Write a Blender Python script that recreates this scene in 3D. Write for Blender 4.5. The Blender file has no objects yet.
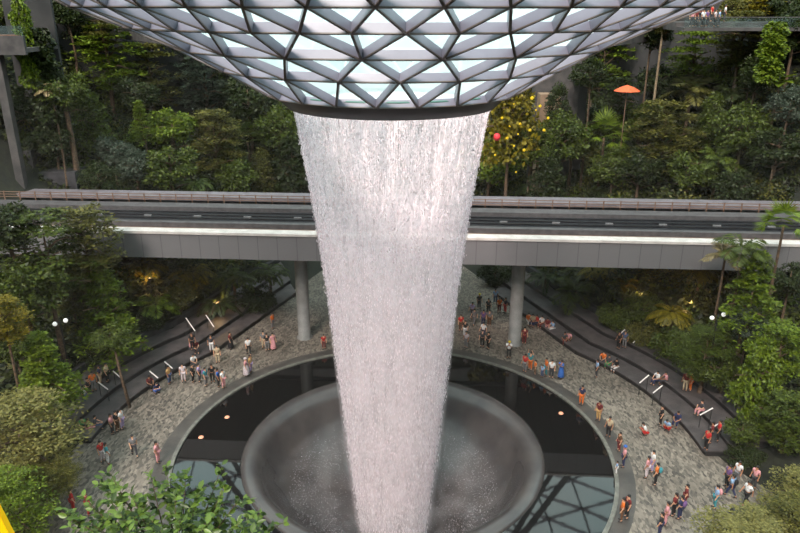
import bpy, bmesh, math, random
import numpy as np
from mathutils import Vector, Matrix
PI = math.pi
S = bpy.context.scene
COL = S.collection

# ------------------------------------------------------------ camera, light, exposure
F_PX, PITCH, CAM_Z = 700.0, math.radians(20.5), 30.0
cam_data = bpy.data.cameras.new('camera')
cam = bpy.data.objects.new('camera', cam_data); COL.objects.link(cam)
cam.location = (0, 0, CAM_Z); cam.rotation_euler = (PI/2 - PITCH, 0, 0)
cam_data.sensor_width = 36; cam_data.lens = 36*F_PX/800; cam_data.clip_end = 400; cam_data.clip_start = .05
S.camera = cam
S.view_settings.view_transform = 'Standard'; S.view_settings.look = 'None'
S.view_settings.gamma = 1; S.view_settings.use_curve_mapping = False
S.view_settings.exposure = 0.45
S.cycles.use_denoising = True
S.cycles.transparent_max_bounces = 24
S.cycles.max_bounces = 9; S.cycles.diffuse_bounces = 6; S.cycles.glossy_bounces = 3; S.cycles.transmission_bounces = 4
S.cycles.sample_clamp_indirect = 4

W = bpy.data.worlds.new('daylight_sky'); S.world = W; W.use_nodes = True
nt = W.node_tree; nt.nodes.clear()
tc = nt.nodes.new('ShaderNodeTexCoord'); ns = nt.nodes.new('ShaderNodeTexNoise'); ns.inputs['Scale'].default_value = 3.2
ns.inputs['Detail'].default_value = 5
cr = nt.nodes.new('ShaderNodeValToRGB')
cr.color_ramp.elements[0].position = .42; cr.color_ramp.elements[0].color = (.46, .78, .82, 1)
cr.color_ramp.elements[1].position = .62; cr.color_ramp.elements[1].color = (1, .93, .84, 1)
bg = nt.nodes.new('ShaderNodeBackground'); bg.inputs['Strength'].default_value = 2.1
wo = nt.nodes.new('ShaderNodeOutputWorld')
nt.links.new(tc.outputs['Generated'], ns.inputs['Vector']); nt.links.new(ns.outputs['Fac'], cr.inputs['Fac'])
nt.links.new(cr.outputs['Color'], bg.inputs['Color']); nt.links.new(bg.outputs['Background'], wo.inputs['Surface'])

sun_data = bpy.data.lights.new('sun', 'SUN'); sun_data.energy = 8.2; sun_data.angle = math.radians(16); sun_data.color = (1, .87, .80)
sun = bpy.data.objects.new('sun', sun_data); COL.objects.link(sun)
sun.rotation_euler = (math.radians(46), 0, math.radians(-20))

rng = np.random.default_rng(7)
random.seed(5)

# ------------------------------------------------------------ pixels and ground
def ray(px, py):
    a, b = (px-400)/F_PX, -(py-266.5)/F_PX
    c, s = math.cos(PITCH), math.sin(PITCH)
    return Vector((a, c + b*s, -s + b*c))
def at(px, py, d):
    r = ray(px, py); return Vector((0, 0, CAM_Z)) + r*(d/r.y)
def on_plane(px, py, z=0.0):
    r = ray(px, py); return Vector((0, 0, CAM_Z)) + r*((z-CAM_Z)/r.z)
def depth(p): return p.y*math.cos(PITCH) + (CAM_Z-p.z)*math.sin(PITCH)
CX, CY = -0.5, 42.6
def sstep(a, b, x):
    t = np.clip((x-a)/(b-a), 0, 1); return t*t*(3-2*t)
def T(x, y):
    x = np.asarray(x, float); y = np.asarray(y, float)
    dx, dy = x-CX, y-CY
    r = np.hypot(dx, dy)
    rim = 22 + 3.2*sstep(0, 7, -dy)*(1-sstep(12, 20, -dy))
    w = np.maximum(15-(y-61)*.4, 5)
    corr = np.maximum((np.abs(dx)-w)*.93, (y-80)*1.3)
    t = np.where(y > 50, np.minimum(r-rim, corr), r-rim)
    return t-5*sstep(25, 37, np.abs(dx))*sstep(54, 66, y)*sstep(7, 14, t)
def H(x, y):
    t = T(x, y)
    return np.interp(t, [-3, 0, 5.2, 5.6, 12, 20, 26, 28.6, 28.9, 90], [-.9, -.25, 1.1, 1.75, 5, 11.5, 19.5, 24.5, 27.0, 27.0])
def h(x, y): return float(H(x, y))

# ------------------------------------------------------------ materials
def lin(c):
    return tuple(((v/255)/12.92 if v/255 <= .04045 else ((v/255+.055)/1.055)**2.4) for v in c)
def mat(name, c, rough=.7, metal=0, c2=None, scale=4, bump=0, emit=None, spec=.5, coat=0, detail=4, lo=.35, hi=.65):
    m = bpy.data.materials.new(name); m.use_nodes = True
    n = m.node_tree; b = n.nodes['Principled BSDF']
    b.inputs['Roughness'].default_value = rough; b.inputs['Metallic'].default_value = metal
    b.inputs['Specular IOR Level'].default_value = spec; b.inputs['Coat Weight'].default_value = coat
    b.inputs['Base Color'].default_value = (*lin(c), 1)
    if c2 or bump:
        t = n.nodes.new('ShaderNodeTexCoord'); z = n.nodes.new('ShaderNodeTexNoise')
        z.inputs['Scale'].default_value = scale; z.inputs['Detail'].default_value = detail
        n.links.new(t.outputs['Object'], z.inputs['Vector'])
    if c2:
        r = n.nodes.new('ShaderNodeValToRGB')
        r.color_ramp.elements[0].position = lo; r.color_ramp.elements[1].position = hi
        r.color_ramp.elements[0].color = (*lin(c), 1); r.color_ramp.elements[1].color = (*lin(c2), 1)
        n.links.new(z.outputs['Fac'], r.inputs['Fac']); n.links.new(r.outputs['Color'], b.inputs['Base Color'])
    if bump:
        u = n.nodes.new('ShaderNodeBump'); u.inputs['Strength'].default_value = bump; u.inputs['Distance'].default_value = .1
        n.links.new(z.outputs['Fac'], u.inputs['Height']); n.links.new(u.outputs['Normal'], b.inputs['Normal'])
    if emit:
        b.inputs['Emission Color'].default_value = (*lin(emit[0]), 1); b.inputs['Emission Strength'].default_value = emit[1]
    return m
def leaf_mat(name, a, b, rough=.55, trans=.25):
    m = bpy.data.materials.new(name); m.use_nodes = True; n = m.node_tree; n.nodes.clear()
    g = n.nodes.new('ShaderNodeNewGeometry'); r = n.nodes.new('ShaderNodeValToRGB')
    r.color_ramp.elements[0].color = (*lin(a), 1); r.color_ramp.elements[1].color = (*lin(b), 1)
    p = n.nodes.new('ShaderNodeBsdfPrincipled'); p.inputs['Roughness'].default_value = rough
    p.inputs['Specular IOR Level'].default_value = .35
    t = n.nodes.new('ShaderNodeBsdfTranslucent'); x = n.nodes.new('ShaderNodeMixShader'); x.inputs[0].default_value = trans
    o = n.nodes.new('ShaderNodeOutputMaterial')
    n.links.new(g.outputs['Random Per Island'], r.inputs['Fac']); n.links.new(r.outputs['Color'], p.inputs['Base Color'])
    n.links.new(r.outputs['Color'], t.inputs['Color']); n.links.new(p.outputs[0], x.inputs[1]); n.links.new(t.outputs[0], x.inputs[2])
    n.links.new(x.outputs[0], o.inputs['Surface'])
    return m
M = {
 'paving': None,
 'curb': mat('pool_kerb_stone', (116, 114, 106), .5, c2=(90, 88, 83), scale=3),
 'ringpath': mat('smooth_grey_granite', (80, 74, 70), .5, c2=(62, 58, 56), scale=.8, detail=6),
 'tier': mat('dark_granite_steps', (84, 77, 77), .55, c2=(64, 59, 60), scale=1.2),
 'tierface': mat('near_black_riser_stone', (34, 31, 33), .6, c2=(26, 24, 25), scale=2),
 'soil': mat('dark_planting_soil', (30, 32, 20), .95, c2=(16, 18, 12), scale=1.5, bump=.4),
 'stone': mat('dark_grey_stone', (56, 54, 58), .8, c2=(32, 30, 34), scale=1.5, bump=.3),
 'concrete': mat('dull_concrete', (76, 71, 70), .8, c2=(52, 49, 50), scale=.9),
 'tan': mat('tan_plaster', (150, 124, 100), .8, c2=(120, 98, 82), scale=.9),
 'wall': mat('dark_perimeter_wall', (52, 50, 50), .85, c2=(34, 33, 34), scale=.4),
 'pier': mat('pale_pillar_concrete', (128, 126, 124), .6, c2=(110, 109, 107), scale=1.2),
 'girder': None,
 'coping': mat('white_coping', (205, 196, 192), .5, c2=(184, 175, 171), scale=1.2),
 'rearcoping': mat('lilac_grey_coping', (118, 112, 118), .5, c2=(100, 94, 100), scale=1.2),
 'deck': mat('black_guideway_bed', (26, 26, 30), .35, c2=(38, 38, 42), scale=2),
 'ledge': mat('grey_walkway_grating', (88, 84, 86), .5, c2=(70, 67, 69), scale=2),
 'rail': mat('brown_painted_rail', (112, 86, 72), .5),
 'plate': mat('light_marker_plate', (112, 110, 112), .4),
 'steel': mat('lavender_grey_painted_steel', (120, 119, 132), .42, c2=(108, 107, 120), scale=.6),
 'cap': mat('dark_gasket_cap', (84, 74, 68), .5),
 'ring': mat('dark_bronze_ring', (72, 62, 60), .4, c2=(54, 47, 46), scale=.5),
 'teal': mat('teal_drip_edge', (70, 104, 96), .4),
 'bark': mat('brown_bark', (100, 78, 58), .9, c2=(62, 48, 38), scale=6, bump=.4),
 'palebark': mat('pale_bark', (140, 122, 98), .9, c2=(100, 84, 66), scale=6, bump=.3),
 'black': mat('black_painted_metal', (28, 27, 30), .4),
 'globe': mat('white_lamp_globe', (225, 225, 225), .3, emit=((255, 250, 240), .35)),
 'handrail': mat('white_handrail', (225, 215, 212), .35),
 'yellow': mat('bright_yellow_paint', (255, 190, 0), .5),
 'lantern': mat('red_lantern_silk', (215, 50, 60), .6),
 'flower': mat('yellow_blossom_petals', (225, 195, 24), .5),
 'umbrella': mat('orange_canvas', (215, 90, 50), .8),
 'table': mat('brown_table_wood', (130, 80, 60), .5),
 'skin1': mat('light_brown_skin', (196, 148, 118), .6), 'skin2': mat('tan_skin', (160, 112, 84), .6),
 'hair': mat('black_hair', (24, 20, 20), .5), 'hairb': mat('brown_hair', (70, 46, 34), .5),
 'shoe': mat('dark_shoe', (40, 38, 40), .5),
 'glassrail': None,
}
# cobbles: small stretched setts with light and dark pieces
m = mat('mottled_grey_paving', (150, 142, 132), .6); n = m.node_tree
t_ = n.nodes.new('ShaderNodeTexCoord'); v = n.nodes.new('ShaderNodeTexVoronoi'); v.inputs['Scale'].default_value = 4.6
mp = n.nodes.new('ShaderNodeMapping'); mp.inputs['Scale'].default_value = (1.5, .7, 1)
r1 = n.nodes.new('ShaderNodeValToRGB'); r1.color_ramp.elements[0].color = (*lin((68, 62, 58)), 1); r1.color_ramp.elements[1].color = (*lin((142, 131, 119)), 1)
z1 = n.nodes.new('ShaderNodeTexNoise'); z1.inputs['Scale'].default_value = .22; z1.inputs['Detail'].default_value = 5
mx = n.nodes.new('ShaderNodeMix'); mx.data_type = 'RGBA'; mx.blend_type = 'MULTIPLY'; mx.inputs[0].default_value = .6
r2 = n.nodes.new('ShaderNodeValToRGB'); r2.color_ramp.elements[0].position = .35; r2.color_ramp.elements[0].color = (.55, .53, .52, 1); r2.color_ramp.elements[1].position = .62
n.links.new(t_.outputs['Object'], mp.inputs[0]); n.links.new(mp.outputs[0], v.inputs['Vector'])
sp = n.nodes.new('ShaderNodeSeparateColor'); n.links.new(v.outputs['Color'], sp.inputs[0]); n.links.new(sp.outputs[0], r1.inputs[0])
n.links.new(t_.outputs['Object'], z1.inputs['Vector']); n.links.new(z1.outputs['Fac'], r2.inputs[0])
n.links.new(r1.outputs[0], mx.inputs[6]); n.links.new(r2.outputs[0], mx.inputs[7]); n.links.new(mx.outputs[2], n.nodes['Principled BSDF'].inputs['Base Color'])
M['paving'] = m
# girder cladding with thin panel seams every 1.7 m
m = mat('grey_girder_cladding', (110, 108, 110), .5); n = m.node_tree
t_ = n.nodes.new('ShaderNodeTexCoord'); sx = n.nodes.new('ShaderNodeSeparateXYZ'); n.links.new(t_.outputs['Object'], sx.inputs[0])
md = n.nodes.new('ShaderNodeMath'); md.operation = 'MODULO'; md.inputs[1].default_value = 1.7
ad = n.nodes.new('ShaderNodeMath'); ad.operation = 'ADD'; ad.inputs[1].default_value = 170
n.links.new(sx.outputs[0], ad.inputs[0]); n.links.new(ad.outputs[0], md.inputs[0])
lt = n.nodes.new('ShaderNodeMath'); lt.operation = 'LESS_THAN'; lt.inputs[1].default_value = .07; n.links.new(md.outputs[0], lt.inputs[0])
mx = n.nodes.new('ShaderNodeMix'); mx.data_type = 'RGBA'; mx.inputs[6].default_value = (*lin((108, 105, 107)), 1); mx.inputs[7].default_value = (*lin((84, 81, 84)), 1)
n.links.new(lt.outputs[0], mx.inputs[0]); n.links.new(mx.outputs[2], n.nodes['Principled BSDF'].inputs['Base Color'])
M['girder'] = m
# roof glass: clear share, white fritted share, thin reflection
def glass(name, tint, frit, clear=.55, gloss=.1):
    m = bpy.data.materials.new(name); m.use_nodes = True; n = m.node_tree; n.nodes.clear()
    a = n.nodes.new('ShaderNodeBsdfTransparent'); a.inputs[0].default_value = (*tint, 1)
    b = n.nodes.new('ShaderNodeBsdfTranslucent'); b.inputs[0].default_value = (*frit, 1)
    g = n.nodes.new('ShaderNodeBsdfGlossy'); g.inputs['Roughness'].default_value = .03
    x = n.nodes.new('ShaderNodeMixShader'); x.inputs[0].default_value = 1-clear
    y = n.nodes.new('ShaderNodeMixShader'); y.inputs[0].default_value = gloss
    o = n.nodes.new('ShaderNodeOutputMaterial')
    n.links.new(a.outputs[0], x.inputs[1]); n.links.new(b.outputs[0], x.inputs[2])
    n.links.new(x.outputs[0], y.inputs[1]); n.links.new(g.outputs[0], y.inputs[2]); n.links.new(y.outputs[0], o.inputs[0])
    return m
M['glass'] = glass('pale_fritted_glass', (.94, .96, .95), (.70, .86, .87), .60, .06)
M['glassrail'] = glass('clear_rail_glass', (.9, .95, .94), (.6, .7, .7), .93, .04)
# pool
m = mat('black_pool_water', (16, 15, 16), .03, spec=.5); n = m.node_tree
t_ = n.nodes.new('ShaderNodeTexCoord'); z = n.nodes.new('ShaderNodeTexNoise'); z.inputs['Scale'].default_value = 2.2; z.inputs['Detail'].default_value = 3
u = n.nodes.new('ShaderNodeBump'); u.inputs['Strength'].default_value = .05; u.inputs['Distance'].default_value = .01
n.links.new(t_.outputs['Object'], z.inputs[0]); n.links.new(z.outputs[0], u.inputs['Height']); n.links.new(u.outputs[0], n.nodes['Principled BSDF'].inputs['Normal'])
M['pool'] = m
M['bowl'] = mat('wet_grey_bowl_stone', (74, 69, 68), .27, c2=(60, 56, 57), scale=.5, bump=.12, detail=8)
# falling water
def water_mat(name, lo, hi, amax, sc, col=(1, .92, .95)):
    m = bpy.data.materials.new(name); m.use_nodes = True; n = m.node_tree; n.nodes.clear()
    t = n.nodes.new('ShaderNodeTexCoord'); mp = n.nodes.new('ShaderNodeMapping'); mp.inputs['Scale'].default_value = sc
    z = n.nodes.new('ShaderNodeTexNoise'); z.inputs['Scale'].default_value = 1; z.inputs['Detail'].default_value = 6; z.inputs['Roughness'].default_value = .7
    r = n.nodes.new('ShaderNodeMapRange'); r.inputs['From Min'].default_value = lo; r.inputs['From Max'].default_value = hi; r.inputs['To Max'].default_value = amax
    a = n.nodes.new('ShaderNodeBsdfTransparent'); d = n.nodes.new('ShaderNodeBsdfDiffuse'); d.inputs[0].default_value = (*col, 1)
    tl = n.nodes.new('ShaderNodeBsdfTranslucent'); tl.inputs[0].default_value = (*col, 1)
    x0 = n.nodes.new('ShaderNodeMixShader'); x0.inputs[0].default_value = .5
    x = n.nodes.new('ShaderNodeMixShader'); o = n.nodes.new('ShaderNodeOutputMaterial')
    n.links.new(t.outputs['Object'], mp.inputs[0]); n.links.new(mp.outputs[0], z.inputs[0]); n.links.new(z.outputs[0], r.inputs[0])
    n.links.new(r.outputs[0], x.inputs[0]); n.links.new(a.outputs[0], x.inputs[1]); n.links.new(d.outputs[0], x0.inputs[1]); n.links.new(tl.outputs[0], x0.inputs[2])
    n.links.new(x0.outputs[0], x.inputs[2]); n.links.new(x.outputs[0], o.inputs[0])
    return m
M['sheet'] = water_mat('white_falling_water', .34, .62, .50, (5.5, 5.5, .8))
M['sheet2'] = water_mat('streaked_falling_water', .38, .60, .50, (1.6, 1.6, .12))
M['mist'] = water_mat('soft_spray', .30, .85, .26, (1.6, 1.6, .35))
M['bowlmist'] = water_mat('bowl_spray', .40, .95, .13, (.6, .6, .6))
m = bpy.data.materials.new('water_droplets'); m.use_nodes = True
n = m.node_tree; n.nodes.clear()
d = n.nodes.new('ShaderNodeBsdfDiffuse'); t = n.nodes.new('ShaderNodeBsdfTranslucent'); x = n.nodes.new('ShaderNodeMixShader'); o = n.nodes.new('ShaderNodeOutputMaterial')
for q in (d, t): q.inputs[0].default_value = (1, .93, .96, 1)
n.links.new(d.outputs[0], x.inputs[1]); n.links.new(t.outputs[0], x.inputs[2]); n.links.new(x.outputs[0], o.inputs[0])
M['drops'] = m
L = {
 'dark': leaf_mat('dark_green_leaves', (22, 30, 8), (52, 63, 20)),
 'mid': leaf_mat('mid_green_leaves', (38, 49, 11), (85, 97, 27)),
 'bright': leaf_mat('bright_green_leaves', (62, 79, 12), (111, 128, 28)),
 'olive': leaf_mat('olive_leaves', (55, 56, 19), (105, 101, 42)),
 'pale': leaf_mat('pale_olive_leaves', (82, 80, 38), (132, 125, 68)),
 'grey': leaf_mat('grey_green_leaves', (37, 49, 35), (82, 91, 76)),
 'yellow': leaf_mat('yellow_green_leaves', (73, 69, 7), (135, 119, 22)),
 'dry': leaf_mat('dry_straw_fronds', (119, 101, 67), (168, 151, 110)),
 'gloss': leaf_mat('glossy_fresh_leaves', (22, 40, 12), (104, 126, 50), .35),
 'under': leaf_mat('undergrowth_leaves', (16, 23, 6), (67, 73, 26)),
}

# ------------------------------------------------------------ object helpers
def link(name, me, m=None, parent=None):
    o = bpy.data.objects.new(name, me); COL.objects.link(o)
    if m is not None and me is not None:
        if len(me.materials) == 0: me.materials.append(m)
    if parent is not None: o.parent = parent
    return o
def empty(name, loc, label, cat, group=None, rz=0):
    o = bpy.data.objects.new(name, None); COL.objects.link(o); o.location = loc; o.rotation_euler = (0, 0, rz)
    return tag(o, label, cat, group)
def tag(o, label, cat, group=None, kind=None):
    o['label'] = label; o['category'] = cat
    if group: o['group'] = group
    if kind: o['kind'] = kind
    return o
def struct(o): o['kind'] = 'structure'; return o
def mesh_np(name, V, Fq):
    me = bpy.data.meshes.new(name); V = np.asarray(V, np.float32).reshape(-1, 3); Fq = np.asarray(Fq, np.int32); k = Fq.shape[1]
    me.vertices.add(len(V)); me.vertices.foreach_set('co', V.ravel())
    me.loops.add(Fq.size); me.loops.foreach_set('vertex_index', Fq.ravel())
    me.polygons.add(len(Fq)); me.polygons.foreach_set('loop_start', np.arange(0, Fq.size, k, dtype=np.int32))
    me.update(calc_edges=True); return me
class MB:
    def __init__(s): s.v = []; s.f = []; s.smooth = False
    def add(s, vs, fs):
        b = len(s.v); s.v += [tuple(v) for v in vs]; s.f += [tuple(i+b for i in f) for f in fs]; return s
    def box(s, x0, x1, y0, y1, z0, z1):
        return s.add([(x, y, z) for z in (z0, z1) for y in (y0, y1) for x in (x0, x1)],
                     [(0, 2, 3, 1), (4, 5, 7, 6), (0, 1, 5, 4), (2, 6, 7, 3), (0, 4, 6, 2), (1, 3, 7, 5)])
    def beam(s, a, b, up, w, hgt):          # box from a to b; 'up' = section height direction, top face on the line
        a, b, up = Vector(a), Vector(b), Vector(up).normalized(); d = (b-a).normalized(); q = d.cross(up).normalized()*(w/2); u = up*hgt
        vs = [a-q, a+q, a+q-u, a-q-u, b-q, b+q, b+q-u, b-q-u]
        return s.add(vs, [(0, 1, 2, 3), (7, 6, 5, 4), (0, 4, 5, 1), (1, 5, 6, 2), (2, 6, 7, 3), (3, 7, 4, 0)])
    def tube(s, pts, rad, k=8, cap=True):
        pts = [Vector(p) for p in pts]; n = len(pts); rad = rad if hasattr(rad, '__len__') else [rad]*n
        rings = []
        for i, p in enumerate(pts):
            d = (pts[min(i+1, n-1)]-pts[max(i-1, 0)]).normalized()
            a = d.cross(Vector((0, 0, 1))) if abs(d.z) < .95 else d.cross(Vector((1, 0, 0))); a.normalize(); b = d.cross(a)
            rings.append([p+(a*math.cos(2*PI*j/k)+b*math.sin(2*PI*j/k))*rad[i] for j in range(k)])
        vs = [v for r in rings for v in r]
        fs = [(i*k+j, i*k+(j+1) % k, (i+1)*k+(j+1) % k, (i+1)*k+j) for i in range(n-1) for j in range(k)]
        if cap: fs += [tuple(range(k))[::-1], tuple((n-1)*k+j for j in range(k))]
        return s.add(vs, fs)
    def lathe(s, prof, k=48, c=(0, 0)):
        n = len(prof); vs = [(c[0]+r*math.cos(2*PI*j/k), c[1]+r*math.sin(2*PI*j/k), z) for r, z in prof for j in range(k)]
        return s.add(vs, [(i*k+j, i*k+(j+1) % k, (i+1)*k+(j+1) % k, (i+1)*k+j) for i in range(n-1) for j in range(k)])
    def ball(s, c, r, sc=(1, 1, 1), k=10, n=7):
        prof = [(math.sin(PI*i/n), -math.cos(PI*i/n)) for i in range(n+1)]
        vs = [(c[0]+sc[0]*r*max(p, .001)*math.cos(2*PI*j/k), c[1]+sc[1]*r*max(p, .001)*math.sin(2*PI*j/k), c[2]+sc[2]*r*z) for p, z in prof for j in range(k)]
        return s.add(vs, [(i*k+j, i*k+(j+1) % k, (i+1)*k+(j+1) % k, (i+1)*k+j) for i in range(n) for j in range(k)])
    def mesh(s, name, smooth=False):
        me = bpy.data.meshes.new(name); me.from_pydata(s.v, [], s.f); me.update()
        if smooth: me.polygons.foreach_set('use_smooth', [True]*len(me.polygons))
        return me
    def build(s, name, m, parent=None, smooth=False):
        me = s.mesh(name, smooth); me.materials.append(m); return link(name, me, None, parent)

# ------------------------------------------------------------ setting: floor, terrain, walls
def disc_ring(r0, r1, z, k=160, th=0):
    mb = MB(); mb.lathe([(r0, z), (r1, z)], k, (CX, CY)); return mb
# plaza floor: follows the paved outline
NA = 420
def contour(tv, a):
    lo, hi = 14.0, 75.0
    r = np.arange(15, 75, .1); x = CX+r*math.cos(a); y = CY+r*math.sin(a); t = T(x, y)
    i = np.argmax(t >= tv); return float(r[i])
angs = np.linspace(0, 2*PI, NA+1)[:-1]
def ring_outline(tv): return [contour(tv, a) for a in angs]
o1 = ring_outline(1.2)
vs = []; fs = []
for k_, a in enumerate(angs):
    for rr in (15.6, 16.7, o1[k_]): vs.append((CX+rr*math.cos(a), CY+rr*math.sin(a), 0))
fl = MB(); fl.add(vs, [(3*i+1, 3*((i+1) % NA)+1, 3*((i+1) % NA)+2, 3*i+2)[::-1] for i in range(NA)])
struct(fl.build('floor', M['paving']))
fl = MB(); fl.add(vs, [(3*i, 3*((i+1) % NA), 3*((i+1) % NA)+1, 3*i+1)[::-1] for i in range(NA)])
struct(fl.build('floor_ring_path', M['ringpath']))
kb = MB(); kb.lathe([(15.35, -.35), (15.35, .10), (15.62, .10), (15.62, -.1)], 160, (CX, CY)); o = kb.build('trim_1', M['curb']); struct(o)
# planted slope
gx = np.arange(-66, 67, 1.0); gy = np.arange(-22, 108, 1.0)
X, Y = np.meshgrid(gx, gy); Z = H(X, Y) + rng.normal(0, .12, X.shape)*(T(X, Y) > 6)
V = np.stack([X, Y, Z], -1).reshape(-1, 3); nx = len(gx)
idx = np.arange(len(V)).reshape(X.shape); Fq = np.stack([idx[:-1, :-1], idx[:-1, 1:], idx[1:, 1:], idx[1:, :-1]], -1).reshape(-1, 4)
tt = T(X, Y); keep = (tt[:-1, :-1] > -2.5).reshape(-1); rcl = (np.hypot(X-CX, Y-CY)[:-1, :-1] < 64).reshape(-1)
o = link('floor_planted_slope', mesh_np('slope', V, Fq[keep & rcl]), M['soil']); struct(o)
# perimeter walls
for nm, a0, a1 in (('wall_back', 0, PI), ('wall_front', PI, 2*PI)):
    mb = MB(); k = 60; vs = []
    for i in range(k+1):
        a = a0+(a1-a0)*i/k
        for rr, zz in ((62.5, -1), (62.5, 39), (63, 39), (63, -1)): vs.append((CX+rr*math.cos(a), CY+rr*math.sin(a), zz))
    mb.add(vs, [(4*i+j, 4*i+4+j, 4*i+4+(j+1) % 4, 4*i+(j+1) % 4) for i in range(k) for j in range(4)])
    struct(mb.build(nm, M['wall']))
# seating tiers (stone), left and right arms of the amphitheatre, and terrace parapet
def arc_slab(t0, t1, z0, z1, a0, a1, n=70):
    mb = MB(); vs = []
    for i in range(n+1):
        a = math.radians(a0+(a1-a0)*i/n); r0, r1 = contour(t0, a), contour(t1, a)
        for rr, zz in ((r0, z0), (r0, z1), (r1, z1), (r1, z0)): vs.append((CX+rr*math.cos(a), CY+rr*math.sin(a), zz))
    fs = [(4*i+j, 4*i+4+j, 4*i+4+(j+1) % 4, 4*i+(j+1) % 4) for i in range(n) for j in range(4)] + [(0, 1, 2, 3), (4*n+3, 4*n+2, 4*n+1, 4*n)]
    return mb.add(vs, fs)
TZ = (.45, .9, 1.35)
for side, a0, a1, dl in (('left', 111, 178, 'left of the waterfall'), ('right', -2, 69, 'right of the waterfall')):
    tr = empty('seating_terrace', (0, 0, 0), 'dark stone stepped seating curving round the plaza ' + dl, 'seating steps')
    for i, (t0, t1) in enumerate(((0, 1.8), (1.8, 3.6), (3.6, 5.3))):
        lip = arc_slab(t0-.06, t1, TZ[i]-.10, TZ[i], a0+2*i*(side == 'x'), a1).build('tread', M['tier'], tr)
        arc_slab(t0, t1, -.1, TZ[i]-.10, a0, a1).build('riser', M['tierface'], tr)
    arc_slab(5.2, 5.65, 0, 2.0, a0, a1).build('planter_wall', M['stone'], tr)
    for i, (t0, t1) in enumerate(((9.5, 9.9), (14.5, 15))):
        pass
    # loose raised bench blocks along the front edge
pw = arc_slab(28.5, 29.1, 26.0, 27.8, 8, 172, 90).build('terrace_parapet', M['concrete'])
tag(pw, 'long grey concrete parapet running round the top terrace above the forest', 'parapet')

# ------------------------------------------------------------ roof: funnel of glass on a steel diagrid
prof = [(6.6, 25.1), (7.15, 25.55), (9.7, 27.05), (11.9, 28.2), (14.4, 29.35), (16.7, 30.3), (19.4, 31.8), (23, 33.9), (26.5, 35.4), (30, 36.4), (34, 37.2), (38, 37.7), (43, 38), (48, 38.4), (54, 38.7), (62.6, 38.9)]
roof = empty('glass_roof', (CX, CY, 0), 'inverted funnel of triangular glass panes on grey steel lattice above the waterfall', 'glass roof')
counts = [22, 22, 22, 22] + [44]*12
A0 = -PI/2 - math.radians(5.3)
def node(i, k):
    n = counts[i]; r, z = prof[i]
    st = 2*PI/n
    off = {0: 0, 1: 0, 2: .5, 3: 0}.get(i)
    if off is None: off = 0 if i % 2 == 0 else .5
    a = A0+(k+off)*st
    return Vector((r*math.cos(a), r*math.sin(a), z))
def nrm(i, p):      # outward-down normal of the underside
    i0, i1 = max(i-1, 0), min(i+1, len(prof)-1)
    dr, dz = prof[i1][0]-prof[i0][0], prof[i1][1]-prof[i0][1]
    e = Vector((p.x, p.y, 0)).normalized(); v = Vector((e.x*dz, e.y*dz, -dr)); return v.normalized()
gl = MB()
def panes_and_bars():
    for i in range(1, len(prof)):
        n = counts[i]; bars = []
        for k in range(n):
            a, b = node(i, k), node(i, (k+1) % n); bars.append((i, a, i, b))
        hb = MB(); hc = MB()
        dp, wd = (.40, .12) if i < 7 else (.42, .15)
        for (ia, a, ib, b) in bars:
            up = -(nrm(ia, a)+nrm(ib, b)); hb.beam(a, b, up, wd, dp)
            u = up.normalized(); hc.beam(a-u*dp, b-u*dp, up, wd*.95, .05)
        o = hb.build('hoop_beam', M['steel'], roof); hc.build('dark_edge_strip', M['cap'], o)
        if i >= 2:
            j = i-1; db = MB(); dc = MB(); n0, n1 = counts[j], counts[i]
            conn = []
            if n1 == n0:
                offj = {0: 0, 1: 0, 2: .5, 3: 0}.get(j); offj = (0 if j % 2 == 0 else .5) if offj is None else offj
                for k in range(n0):
                    if offj == 0: c = (k, k-1)
                    else: c = (k, k+1)
                    for q in c: conn.append((k, q % n1))
                    A, B, C = node(j, k), node(i, c[0] % n1), node(i, c[1] % n1)
                    gl.add([A, B, C], [(0, 1, 2)])
                    kk = k+1; D = node(j, kk % n0); E_ = node(i, (k if offj == 0 else k+1) % n1)
                    gl.add([A, D, E_], [(0, 1, 2)])
            else:
                for k in range(n0):
                    for q in (-1, 0, 1): conn.append((k, (2*k+q) % n1))
                    A = node(j, k); P = [node(i, (2*k+q) % n1) for q in (-1, 0, 1)]
                    gl.add([A]+P, [(0, 1, 2), (0, 2, 3)]); gl.add([A, node(j, (k+1) % n0), P[2]], [(0, 1, 2)])
            for k, q in conn:
                a, b = node(j, k), node(i, q); up = -(nrm(j, a)+nrm(i, b)); u = up.normalized()
                db.beam(a, b, up, wd, dp); dc.beam(a-u*dp, b-u*dp, up, wd*.95, .05)
            o = db.build('diagonal_bracing', M['steel'], roof); dc.build('dark_edge_strip', M['cap'], o)
panes_and_bars()
gl.build('glass_panes', M['glass'], roof)
rg = MB().lathe([(5.95, 24.75), (6.0, 24.4), (6.15, 24.4), (6.6, 24.85), (7.0, 25.2), (7.15, 25.4), (6.9, 25.5), (6.3, 25.0), (5.95, 24.75)], 96)
rg.build('oculus_ring', M['ring'], roof, True)
MB().lathe([(7.05, 25.28), (7.26, 25.42), (7.2, 25.5), (7.0, 25.38), (7.05, 25.28)], 96).build('drip_edge', M['teal'], roof, True)

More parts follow.
